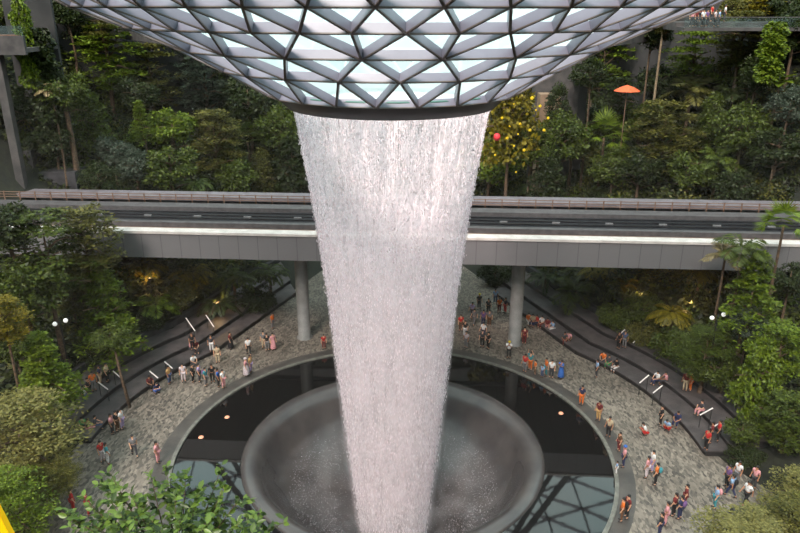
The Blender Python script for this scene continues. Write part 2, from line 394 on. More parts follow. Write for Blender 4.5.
# ------------------------------------------------------------ pool and bowl
pool = MB().lathe([(10.3, .0), (15.4, .0)], 160)
o = pool.build('pool_water', M['pool'], None, True); o.location = (CX, CY, -.02)
tag(o, 'still black water of the round pool surrounding the stone bowl', 'pool')
bp = [(10.75, -.3), (10.75, .02), (10.62, .13), (10.4, .20), (10.1, .20), (9.8, .12), (9.5, -.06), (9.25, -.34), (9.05, -.7), (8.75, -1.35), (8.3, -2.1), (7.7, -2.8), (7.0, -3.4), (6.2, -4.0), (5.4, -4.7), (4.7, -5.6), (4.2, -7.0), (3.8, -9), (3.5, -14), (0.01, -14)]
o = MB().lathe(bp, 128).build('fountain_bowl', M['bowl'], None, True); o.location = (CX, CY, 0)
tag(o, 'wide round grey stone bowl with rounded lip catching the waterfall', 'fountain bowl')

# ------------------------------------------------------------ waterfall
wf = empty('waterfall', (CX, CY, 0), 'tall white curtain of water pouring from the glass funnel into the bowl', 'waterfall')
WZ = [24.6, 18.5, 12.4, 7.3, 0, -7.4, -13.5]; WR = [5.86, 4.95, 4.22, 3.75, 3.05, 2.35, 1.9]
def wr(z): return np.interp(-np.asarray(z), [-q for q in WZ], WR)
zs = np.linspace(24.5, -13.6, 40)
MB().lathe([(float(wr(z)), z) for z in zs], 96).build('water_curtain', M['sheet'], wf, True)
MB().lathe([(float(wr(z))*.93, z) for z in zs], 96).build('water_curtain', M['sheet2'], wf, True)
zs2 = np.linspace(17, -13.6, 30)
for kk in (.03, .07, .11, .16, .22): MB().lathe([(float(wr(z))*(1.0+kk*(17-z)/30), z) for z in zs2], 96).build('spray_veil', M['mist'], wf, True)
# streams of drops
N = 68000
a = rng.uniform(0, 2*PI, N); z = -13.5+38*rng.random(N)**.6
spread = np.interp(z, [-14, 5, 24], [.11, .10, .05])
r = wr(z)+rng.normal(0, 1, N)*spread-.04
a = np.where(z > 20, np.round(a*42)/42+rng.normal(0, .003, N), a)
ln = rng.uniform(.08, .22, N)*np.interp(z, [-14, 24], [1.8, .7]); wd = rng.uniform(.012, .024, N)
c = np.stack([r*np.cos(a), r*np.sin(a), z], -1)
e1 = np.stack([np.cos(a), np.sin(a), 0*a], -1); e2 = np.stack([-np.sin(a), np.cos(a), 0*a], -1); up = np.array([0, 0, 1.])
V = np.stack([c-up*ln[:, None]*.5, c+e1*wd[:, None], c+e2*wd[:, None], c-e1*wd[:, None], c-e2*wd[:, None], c+up*ln[:, None]*.8], 1)
base = (np.arange(N)*6)[:, None, None]
Ft = (base+np.array([[0, 2, 1], [0, 3, 2], [0, 4, 3], [0, 1, 4], [5, 1, 2], [5, 2, 3], [5, 3, 4], [5, 4, 1]])[None]).reshape(-1, 3)
o = link('water_drops', mesh_np('drops', V, Ft), M['drops'], wf); o['kind'] = 'stuff'

# splash in the bowl
for kk, (r1, z1, z2) in enumerate(((8.2, -2.0, -3.2), (7.5, -2.5, -3.8), (6.8, -3.1, -4.2), (6.0, -3.7, -4.8))):
    MB().lathe([(r1, z1), (r1*.75, (z1+z2)/2+.1), (r1*.5, z2+.2), (1.6, z2+.9)], 72).build('splash_mist', M['bowlmist'], wf, True)
n = 8000; a = rng.uniform(0, 2*PI, n); rr = 2.4+5.2*rng.random(n)
zb_ = np.interp(rr, [3.5, 3.8, 4.2, 4.7, 6.2, 7.7], [-10, -9, -7, -5.6, -4, -2.8])+rng.random(n)**3*1.2+.05
c = np.stack([rr*np.cos(a), rr*np.sin(a), zb_], -1); sz = rng.uniform(.006, .017, n)[:, None]
V = np.stack([c-up*sz, c+sz*[1, 0, 0], c+sz*[0, 1, 0], c-sz*[1, 0, 0], c-sz*[0, 1, 0], c+up*sz*1.5], 1)
Ft = ((np.arange(n)*6)[:, None, None]+np.array([[0, 2, 1], [0, 3, 2], [0, 4, 3], [0, 1, 4], [5, 1, 2], [5, 2, 3], [5, 3, 4], [5, 4, 1]])[None]).reshape(-1, 3)
o = link('splash_drops', mesh_np('splash', V, Ft), M['drops'], wf); o['kind'] = 'stuff'

# ------------------------------------------------------------ railway bridge
br = empty('railway_bridge', (0, 62.35, 0), 'long grey elevated railway bridge on round pillars passing behind the waterfall', 'bridge', rz=math.radians(-3.7))
def bx(name, y0, y1, z0, z1, m, par=br, x0=-52, x1=52): return MB().box(x0, x1, y0, y1, z0, z1).build(name, m, par)
bx('front_girder', -6.1, -5.5, 9.3, 11.5, M['girder'])
bx('rear_girder', 6.2, 6.8, 9.3, 11.5, M['girder'])
bx('soffit', -5.5, 6.2, 9.5, 9.9, M['girder'])
bx('front_coping', -6.2, -5.1, 11.5, 11.72, M['coping'])
bx('rear_coping', 4.8, 6.9, 11.5, 11.9, M['rearcoping'])
bx('cable_gutter', -4.8, -3.4, 11.0, 11.25, M['rail'])
bx('near_kerb', -3.4, -2.8, 10.6, 11.7, M['ledge'])
bx('track_bed', -2.8, 1.5, 10.6, 11.3, M['deck'])
bx('walkway', 1.5, 3.0, 10.6, 11.75, M['ledge'])
bx('far_gutter', 3.0, 4.8, 10.6, 11.2, M['deck'])
for yy in (-2.1, -.9, .1, 1.1): bx('running_rail', yy-.09, yy+.09, 11.3, 11.45, M['deck'])
for k in range(-9, 10): MB().box(k*4.75-.35, k*4.75+.35, -.55, -.35, 11.3, 11.5).build('marker_plate', M['plate'], br)
gr = MB()
for zz in (11.95, 12.2, 12.45): gr.box(-52, 52, 3.35, 3.41, zz, zz+.06)
g = gr.build('guard_rail', M['rail'], br)
for k in range(-28, 29): MB().box(k*1.6-.05, k*1.6+.05, 3.33, 3.43, 11.2, 12.55).build('rail_post', M['rail'], g)
for x0 in (-9.05, 10.95):
    p = MB().lathe([(.75, -.05), (.75, .12), (.6, .16), (.6, 8.7), (.95, 9.3), (.95, 9.55)], 28)
    o = p.build('pillar', M['pier'], br, True); o.location = (x0, -2.2, 0)
p = MB()

# ------------------------------------------------------------ foliage prototypes (unit crowns)
def quads(C, D, Nn, ln, wd, fold=.0):      # rhombic leaves: base C, along D, blade normal Nn
    D = D/np.linalg.norm(D, axis=1, keepdims=True); Sd = np.cross(D, Nn); Sd /= np.linalg.norm(Sd, axis=1, keepdims=True)+1e-9
    l = ln[:, None]; w = wd[:, None]
    V = np.stack([C, C+D*l*.45+Sd*w, C+D*l, C+D*l*.45-Sd*w], 1).reshape(-1, 3)
    return V, np.arange(len(V)).reshape(-1, 4)
def rdir(n, flat=1.0):
    v = rng.normal(0, 1, (n, 3)); v[:, 2] *= flat; return v/np.linalg.norm(v, axis=1, keepdims=True)
def crown_layered(nl=9, nb=9, per=60, shape='round', leaf=.075):
    C = []; D = []; Nn = []
    for i in range(nl):
        zc = -.85+1.75*i/(nl-1)
        rr = math.sqrt(max(.1, 1-zc*zc*.8)) if shape == 'round' else (1.0-.82*(i/(nl-1)))
        for b in range(nb):
            a = rng.uniform(0, 2*PI); bl = rr*rng.uniform(.65, 1.05)
            u = rng.random(per)**.6*bl; w = rng.normal(0, .10, per)*(.6+.8*u)
            z = zc+.10*u-.22*u*u+rng.normal(0, .022, per)+rng.normal(0, .03)
            C.append(np.stack([u*math.cos(a)-w*math.sin(a), u*math.sin(a)+w*math.cos(a), z], -1))
            d = rdir(per, .25); d[:, 0] += math.cos(a)*.7; d[:, 1] += math.sin(a)*.7; D.append(d)
            q = rdir(per)*.55; q[:, 2] += 1; Nn.append(q)
    C = np.concatenate(C); D = np.concatenate(D); Nn = np.concatenate(Nn); n = len(C)
    return mesh_np('layered_foliage', *quads(C, D, Nn, rng.uniform(.6, 1.3, n)*leaf*1.5, rng.uniform(.6, 1.2, n)*leaf*.42))
def crown_broad(nc=46, per=95, leaf=.085, zs=.9, cone=False):
    C = []; D = []; Nn = []
    for i in range(nc):
        p = rdir(1)[0]*rng.uniform(.45, .82); p[2] *= zs
        if cone: k = 1-(p[2]+.9)*.42; p[0] *= k; p[1] *= k; p[2] *= 1.35
        R = rng.uniform(.17, .30); d = rdir(per); d[:, 2] = np.abs(d[:, 2])*1.0-.35*rng.random(per)
        C.append(p+d*R*rng.uniform(.75, 1.1, (per, 1))); D.append(d*.6+rdir(per)*.7-np.array([0, 0, .35])); q = d+rdir(per)*.6; Nn.append(q)
    C = np.concatenate(C); D = np.concatenate(D); Nn = np.concatenate(Nn); n = len(C)
    return mesh_np('broad_foliage', *quads(C, D, Nn, rng.uniform(.6, 1.4, n)*leaf*1.3, rng.uniform(.7, 1.2, n)*leaf*.45))
def crown_column():
    n = 3400; z = rng.uniform(-1, 1, n); a = rng.uniform(0, 2*PI, n)
    rr = (.23+.07*np.sin(z*9+a*2)+.05*np.sin(z*23+3*a))*(1-.5*np.clip(z, 0, 1)**3)*rng.uniform(.7, 1.1, n)
    C = np.stack([rr*np.cos(a), rr*np.sin(a), z], -1); d = np.stack([np.cos(a), np.sin(a), -.5+0*a], -1)+rdir(n)*.6
    return mesh_np('column_foliage', *quads(C, d, d+rdir(n)*1.0+np.array([0, 0, .8]), rng.uniform(.06, .13, n), rng.uniform(.02, .045, n)))
def crown_palm(nf=15, droop=1.0, up=.9, nl=34, ll=.32, wid=.015):
    C = []; D = []; Nn = []; V2 = []; F2 = []
    for i in range(nf):
        a = 2*PI*i/nf*2.4+rng.uniform(-.2, .2); el = up*rng.uniform(.1, 1.25); L_ = rng.uniform(.85, 1.1)
        u = np.linspace(.12, 1, nl)
        x = L_*u*math.cos(el*.8)*(1-.12*u); z = L_*(u*math.sin(el)-droop*.55*u**2.1)
        P = np.stack([x*math.cos(a), x*math.sin(a), z], -1); tg = np.gradient(P, axis=0)
        tg /= np.linalg.norm(tg, axis=1, keepdims=True); side = np.array([-math.sin(a), math.cos(a), 0.])
        for sgn in (-1, 1):
            C.append(P); D.append(side*sgn*1.0+tg*.55-np.array([0, 0, .35])+rng.normal(0, .08, P.shape)); Nn.append(np.cross(tg, side)[:, :]*1.0+rng.normal(0, .15, P.shape))
    C = np.concatenate(C); D = np.concatenate(D); Nn = np.concatenate(Nn); n = len(C)
    l = np.tile(np.sin(np.linspace(.35, PI*.93, nl)), 2*nf)*ll+.03
    return mesh_np('palm_fronds', *quads(C, D, Nn, l, np.full(n, wid)))
def crown_fan(nf=24, nb=15):
    C = []; D = []; Nn = []
    for i in range(nf):
        d = rdir(1)[0]; d[2] = abs(d[2])*1.3-.3; d /= np.linalg.norm(d); hub = d*rng.uniform(.4, .6)
        s = np.cross(d, [0, 0, 1.]); s /= np.linalg.norm(s)+1e-6; q = np.cross(s, d)
        for b in range(nb):
            an = (b/(nb-1)-.5)*2.7; C.append(hub); D.append(d*math.cos(an)+s*math.sin(an)-np.array([0, 0, .4])); Nn.append(q)
    C = np.array(C); D = np.array(D); Nn = np.array(Nn); n = len(C)
    return mesh_np('fan_fronds', *quads(C, D, Nn, rng.uniform(.36, .48, n), np.full(n, .019)))
def crown_big(nf=16, asp=.17):
    C = []; D = []; Nn = []; V = []; F = []
    for i in range(nf):
        a = rng.uniform(0, 2*PI); el = rng.uniform(.15, 1.25); L_ = rng.uniform(.7, 1.1); k = 6; w = asp*rng.uniform(.8, 1.2)
        dirh = np.array([math.cos(a), math.sin(a), 0]); sd = np.array([-math.sin(a), math.cos(a), 0]); b0 = len(V)
        for j in range(k+1):
            u = j/k; p = dirh*(L_*u*math.cos(el)+.12*u*u)+np.array([0, 0, L_*(u*math.sin(el)-.45*u**2.2)]); ww = w*math.sin(PI*min(1, .06+u*.94))**.7+.005
            V += [p+sd*ww+[0, 0, .05*ww], p-[0, 0, .04], p-sd*ww+[0, 0, .05*ww]]
        for j in range(k):
            o_ = b0+3*j; F += [(o_, o_+1, o_+4, o_+3), (o_+1, o_+2, o_+5, o_+4)]
    return mesh_np('big_leaves', np.array(V), np.array(F))
def branches(n=9, zs=.7):
    mb = MB()
    for i in range(n):
        a = 2.4*i; e = rng.uniform(.0, .9); L_ = rng.uniform(.55, .85); z0 = -.85+.11*i
        p0 = Vector((0, 0, z0)); p2 = p0+Vector((math.cos(a)*L_*math.cos(e), math.sin(a)*L_*math.cos(e), L_*math.sin(e)*.7)); p1 = (p0+p2)/2+Vector((0, 0, .08))
        mb.tube([p0, p1, p2], [.035, .022, .008], 5)
    mb.tube([(0, 0, -1), (.02, 0, -.3), (0, .02, .5)], [.05, .035, .012], 6)
    return mb.mesh('branches', True)
def trunk_mesh(bend=.04):
    mb = MB(); pts = [(bend*math.sin(u*3+.5)*3-bend*3*math.sin(.5)*(1-u), bend*math.sin(u*5)*2, u) for u in np.linspace(0, 1, 9)]
    mb.tube(pts, [1.35]+[1-.45*u for u in np.linspace(.1, 1, 8)], 8); return mb
PROTO = {
 'layered': [crown_layered(), crown_layered(8, 10), crown_layered(10, 8)],
 'fir': [crown_layered(11, 11, 50, 'cone'), crown_layered(9, 12, 50, 'cone')],
 'feathery': [crown_layered(7, 14, 90, 'round', .05), crown_layered(7, 14, 90, 'round', .045)],
 'broad': [crown_broad(), crown_broad(40, 110), crown_broad(54, 80, .075)],
 'upright': [crown_broad(44, 90, .08, 1.0, True)],
 'column': [crown_column()],
 'palm': [crown_palm(), crown_palm(18, .9, 1.0)],
 'fern': [crown_palm(16, 1.1, .55, 30, .24, .018)],
 'fan': [crown_fan()],
 'big': [crown_big(), crown_big(20, .2)],
}
BR = [branches(), branches(11)]
def trunk(name, hgt, rad, m, parent, bend):
    mb = MB(); n = 8; pts = [(bend*math.sin(u*2.6), bend*.6*math.sin(u*4), hgt*u) for u in np.linspace(0, 1, n)]
    mb.tube(pts, [rad*1.4]+[rad*(1-.45*u) for u in np.linspace(.14, 1, n-1)], 7); return mb.build(name, m, parent, True)
ZR = {'layered': .85, 'fir': 1.25, 'feathery': .6, 'broad': .9, 'upright': 1.0, 'column': 1, 'palm': 1, 'fern': 1, 'fan': 1, 'big': 1}
NAME = {'layered': 'tiered_tree', 'fir': 'conical_tree', 'feathery': 'feathery_tree', 'broad': 'leafy_tree', 'upright': 'leafy_tree', 'column': 'climber_column', 'palm': 'palm_tree', 'fern': 'tree_fern', 'fan': 'fan_palm', 'big': 'large_leaf_plant'}
CAT = {'palm': 'palm', 'fan': 'palm', 'fern': 'fern', 'big': 'plant', 'column': 'climbing plant'}
tcount = {}
def march(px, py, ht):
    r = ray(px, py)
    for i in range(400):
        d = 40+i*.2; p = Vector((0, 0, CAM_Z))+r*(d/r.y)
        if d > 62 or True:
            if p.z-h(p.x, p.y) <= ht and T(p.x, p.y) > 5.8: return p
    return at(px, py, 85)
def tree(kind, px, py, w, leaf, label, d=None, ht=5, hp=None, bark='bark', group='forest trees on the slopes', tr=None):
    p = at(px, py, d) if d else march(px, py, ht)
    w = w*(1.22 if d is None else 1.08); R = w/2*depth(p)/F_PX; g = h(p.x, p.y)
    if T(p.x, p.y) < 0: g = 0
    root = empty(NAME[kind], (p.x, p.y, g), label, CAT.get(kind, 'tree'), group, rz=0)
    ms = PROTO[kind]; me = ms[tcount.get(kind, 0) % len(ms)]; tcount[kind] = tcount.get(kind, 0)+1
    zr = ZR[kind] if hp is None else (hp*1.08/w)
    if kind == 'column': sx = R/.28; sz = hp/2*depth(p)/F_PX
    elif kind in ('palm', 'fern', 'fan', 'big'): sx = R; sz = R
    else: sx = R; sz = R*zr
    hz = max(p.z-g, .3)
    o = bpy.data.objects.new({'palm': 'fronds', 'fern': 'fronds', 'fan': 'fronds', 'big': 'leaves'}.get(kind, 'foliage'), me)
    COL.objects.link(o); o.parent = root; o.location = (0, 0, hz); o.scale = (sx, sx, sz); o.rotation_euler = (0, 0, rng.uniform(0, 6.28))
    if not me.materials: me.materials.append(L[leaf])
    o.material_slots[0].link = 'OBJECT'; o.material_slots[0].material = L[leaf]
    bare = kind in ('palm', 'fern', 'fan', 'big')
    top = hz if bare else (hz-sz*.6 if kind != 'column' else hz)
    tk = tr or min(.28, .05+.05*R)
    if top > .4 and kind != 'column': trunk('trunk', top, tk, M[bark], root, rng.uniform(-.3, .3) if not bare else .15)
    if kind in ('layered', 'feathery', 'broad', 'upright', 'fir'):
        b = bpy.data.objects.new('branches', BR[tcount[kind] % 2]); COL.objects.link(b); b.parent = root; b.location = (0, 0, hz); b.scale = (sx, sx, sz)
        if not b.data.materials: b.data.materials.append(M['bark'])
    return root
exec_trees = True
# ------------------------------------------------------------ stone walls and buildings on the slopes
def block(name, px0, px1, py0, py1, d, dp, m, label, cat, lip=None):
    a = at(px0, py0, d); b = at(px1, py1, d)
    mb = MB().box(a.x, b.x, d, d+dp, min(h((a.x+b.x)/2, d)-1.5, b.z), a.z)
    o = mb.build(name, m); tag(o, label, cat)
    return o
block('retaining_wall', -30, 38, 151, 192, 73.5, 3, M['stone'], 'dark stone retaining wall at the left edge above the bridge, taller one', 'wall')
block('retaining_wall', 38.5, 78, 172, 193, 73.5, 3, M['stone'], 'low dark stone retaining wall at left, lower step beside the taller wall', 'wall')
block('retaining_wall', -30, 24, 131, 140, 76, 3, M['stone'], 'narrow dark stone ledge with hedge on top, high at the left edge', 'wall')
block('retaining_wall', 752, 830, 172, 200, 73, 3, M['stone'], 'dark stone retaining wall at the right edge just above the bridge', 'wall')
# concrete balcony at the upper left with its room behind
a = at(-30, 36, 70); b = at(26, 55, 70)
bal = empty('balcony', (a.x, 70, b.z), 'dark concrete balcony of the restaurant level in the upper left corner', 'balcony')
def lb(name, x0, x1, y0, y1, z0, z1, m, par): o = MB().box(x0, x1, y0, y1, z0, z1).build(name, m, par); return o
lb('parapet', 0, b.x-a.x, 0, .4, 0, a.z-b.z, M['concrete'], bal)
lb('slab', 0, b.x-a.x, .4, 7, .2, .6, M['concrete'], bal)
lb('column', 1.2, 2.0, .8, 1.6, -16, .2, M['concrete'], bal); lb('back_wall', 0, b.x-a.x, 6.8, 7.2, -9, 6, M['wall'], bal)
lb('glass_railing', 0, b.x-a.x, .15, .2, a.z-b.z, a.z-b.z+.9, M['glassrail'], bal)
for px, lab in ((4, 'brown wooden table on the upper left balcony, nearer the photo edge'), (15, 'brown wooden table on the upper left balcony, nearer the climbers')):
    p = at(px, 33, 72.5); t = empty('cafe_table', (p.x, 72.5, b.z+.6), lab, 'table', 'tables on the balcony')
    MB().lathe([(.01, 1.15), (.75, 1.15), (.75, 1.08), (.01, 1.08)], 16).build('tabletop', M['table'], t)
    MB().lathe([(.01, 0), (.3, 0), (.3, .05), (.05, .08), (.05, 1.08)], 12).build('pedestal', M['black'], t)
# building portal right of the funnel
P0 = at(536, 122, 86); P1 = at(592, 60, 86)
bd = empty('stone_pavilion', ((P0.x+P1.x)/2, 86, h((P0.x+P1.x)/2, 86)), 'dark grey stone pavilion with tan pillar and dark doorway right of the funnel', 'pavilion')
zb = bd.location.z; W2 = (P1.x-P0.x)/2
lb('wall', -W2, W2, 2.2, 4, 0, P1.z-zb, M['concrete'], bd)
q = at(540, 94, 86); q2 = at(559, 122, 86)
lb('tan_pillar', q.x-bd.location.x, q2.x-bd.location.x, -.4, 1.6, 0, q.z-zb, M['tan'], bd)
q = at(576, 74, 86); lb('lintel', q.x-bd.location.x, W2+.6, -.2, 2.2, q.z-zb-.6, q.z-zb, M['concrete'], bd)
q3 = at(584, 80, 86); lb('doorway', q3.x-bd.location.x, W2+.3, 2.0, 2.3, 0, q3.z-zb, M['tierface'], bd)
# orange umbrella
p = at(627, 90, 80); u = empty('parasol', (p.x, p.y, h(p.x, p.y)), 'orange canvas parasol among trees on the right slope', 'parasol')
zz = p.z-u.location.z
MB().tube([(0, 0, 0), (0, 0, zz+.5)], .05, 8).build('pole', M['rail'], u)
MB().lathe([(1.5, zz-.1), (.8, zz+.28), (.02, zz+.55)], 8).build('canopy', M['umbrella'], u)
# red lantern
p = at(497, 137, 75.5); u = empty('lantern', (p.x, p.y, p.z), 'round red lantern hanging among yellow blossoms right of the waterfall', 'lantern')
MB().ball((0, 0, 0), .38, (1, 1, 1.15), 12, 9).build('shade', M['lantern'], u, True)
MB().tube([(0, 0, .4), (0, 0, 1.3)], .02, 5).build('cord', M['black'], u); MB().lathe([(.14, .44), (.14, .38), (.01, .38)], 10).build('top_cap', M['black'], u)
# top right viewing terrace
a = at(684, 26, 76); b = at(722, 31, 76)
vt = empty('viewing_terrace', (a.x, 76, b.z), 'glass railed viewing terrace crowded with people in the upper right', 'terrace')
lb('deck', 0, 16, 0, 6, 0, .35, M['concrete'], vt); lb('glass_railing', 0, 16, .02, .06, .35, 1.3, M['glassrail'], vt)
lb('top_rail', 0, 16, 0, .09, 1.3, 1.37, M['ledge'], vt)
lb('raised_step', 0, 16, 2.2, 6, .35, .8, M['concrete'], vt)
DECK = b.z+.35
# twin globe lamp posts
def lamp(px, py, d, label):
    p = at(px, py, d); g = h(p.x, p.y); t = empty('street_lamp', (p.x, p.y, g), label, 'lamp', 'twin globe lamps'); H_ = p.z-g
    MB().tube([(0, 0, 0), (0, 0, H_*.5), (0, 0, H_+.1)], [.09, .06, .05], 8).build('post', M['black'], t)
    for s in (-1, 1):
        arm = MB().tube([(0, 0, H_-.25), (s*.25, 0, H_+.0), (s*.4, 0, H_-.22+.12*s)], .03, 6).build('arm', M['black'], t)
        MB().ball((s*.42, 0, H_-.1+.14*s), 0.17, k=14, n=9).build('lamp_globe', M['globe'], arm, True)
lamp(60, 321, 47, 'dark lamp post with two white globes among trees at the left')
lamp(718, 315, 49, 'dark lamp post with two white globes among trees at the right')
# handrails on the seating steps
def handrail(px0, py0, px1, py1, z0, z1, label):
    a, b = on_plane(px0, py0, z0), on_plane(px1, py1, z1)
    t = empty('handrail', (b.x, b.y, 0), label, 'handrail', 'white stair handrails on the seating steps'); v = a-b; v.z = 0
    MB().tube([(0, 0, z1), (v.x, v.y, z0)], .05, 8).build('rail', M['handrail'], t)
    for f in (.08, .92): MB().tube([(v.x*f, v.y*f, .3), (v.x*f, v.y*f, z1+(z0-z1)*f)], .03, 6).build('post', M['black'], t)
for a in ((113, 371, 121, 378, 2.2, 1.5, 'white handrail on the left steps, beside the slim tree trunk'), (98, 382, 108, 389.5, 2.2, 1.5, 'white handrail on the left steps, beside the person in orange'),
          (149.5, 371, 158, 378, 2.0, 1.4, 'white handrail on the left steps, lower of the pair by the man in tan'), (164.5, 361.5, 172.5, 368.5, 2.0, 1.4, 'white handrail on the left steps, upper of the pair by the man in tan'),
          (186, 318, 195, 331, 2.3, 1.4, 'white handrail on the left steps, under the ferns, nearer the big tree'), (206, 315, 214, 327, 2.3, 1.4, 'white handrail on the left steps, under the ferns, nearer the bridge pillar'),
          (649, 375, 639.5, 383, 2.0, 1.4, 'white handrail on the right steps, upper one near the two seated people in pale tops'), (662.5, 385.5, 653, 393, 2.0, 1.4, 'white handrail on the right steps, lower one near the two seated people in pale tops'),
          (713, 408, 700, 415, 2.2, 1.5, 'white handrail on the right steps, upper one behind people in red'), (722, 422, 711, 428, 2.2, 1.5, 'white handrail on the right steps, lower one behind people in red'),
          (629, 326, 620, 334, 2.3, 1.5, 'pale handrail high on the right steps, left one under the warm lit plants'), (643, 333, 633, 343, 2.3, 1.5, 'pale handrail high on the right steps, right one under the warm lit plants')):
    handrail(*a)
# yellow sheet at the bottom left corner, close to the camera
p = at(-6, 560, 1.5); e0 = at(-6, 505, 1.5); e1 = at(12, 540, 1.5)
ys = MB(); dv = Vector((-.25, 0, 0))
q = [e0, e1, e1+dv+Vector((0, 0, -.06)), e0+dv]
ys.add([v for v in q]+[v+Vector((0, .02, 0)) for v in q], [(0, 1, 2, 3), (7, 6, 5, 4), (0, 4, 5, 1), (1, 5, 6, 2), (2, 6, 7, 3), (3, 7, 4, 0)])
o = ys.build('yellow_panel', M['yellow']); tag(o, 'bright yellow panel corner close to camera in the bottom left corner', 'panel')
# small amber discs with weak emission, set at the pool surface
for px, py, lab in ((227, 417, 'small amber disc on the black pool water, upper left'), (201, 437, 'small amber disc on the black pool water, lower left'), (561, 413, 'small amber disc on the black pool water, right side')):
    p = on_plane(px, py, 0); t = MB().lathe([(.01, .03), (.16, .03), (.2, -.02)], 14).build('amber_disc', mat('amber_emissive', (215, 150, 120), .4, emit=((255, 160, 120), .25))); t.location = (p.x, p.y, 0)
    tag(t, lab, 'light', 'small amber discs in the pool')

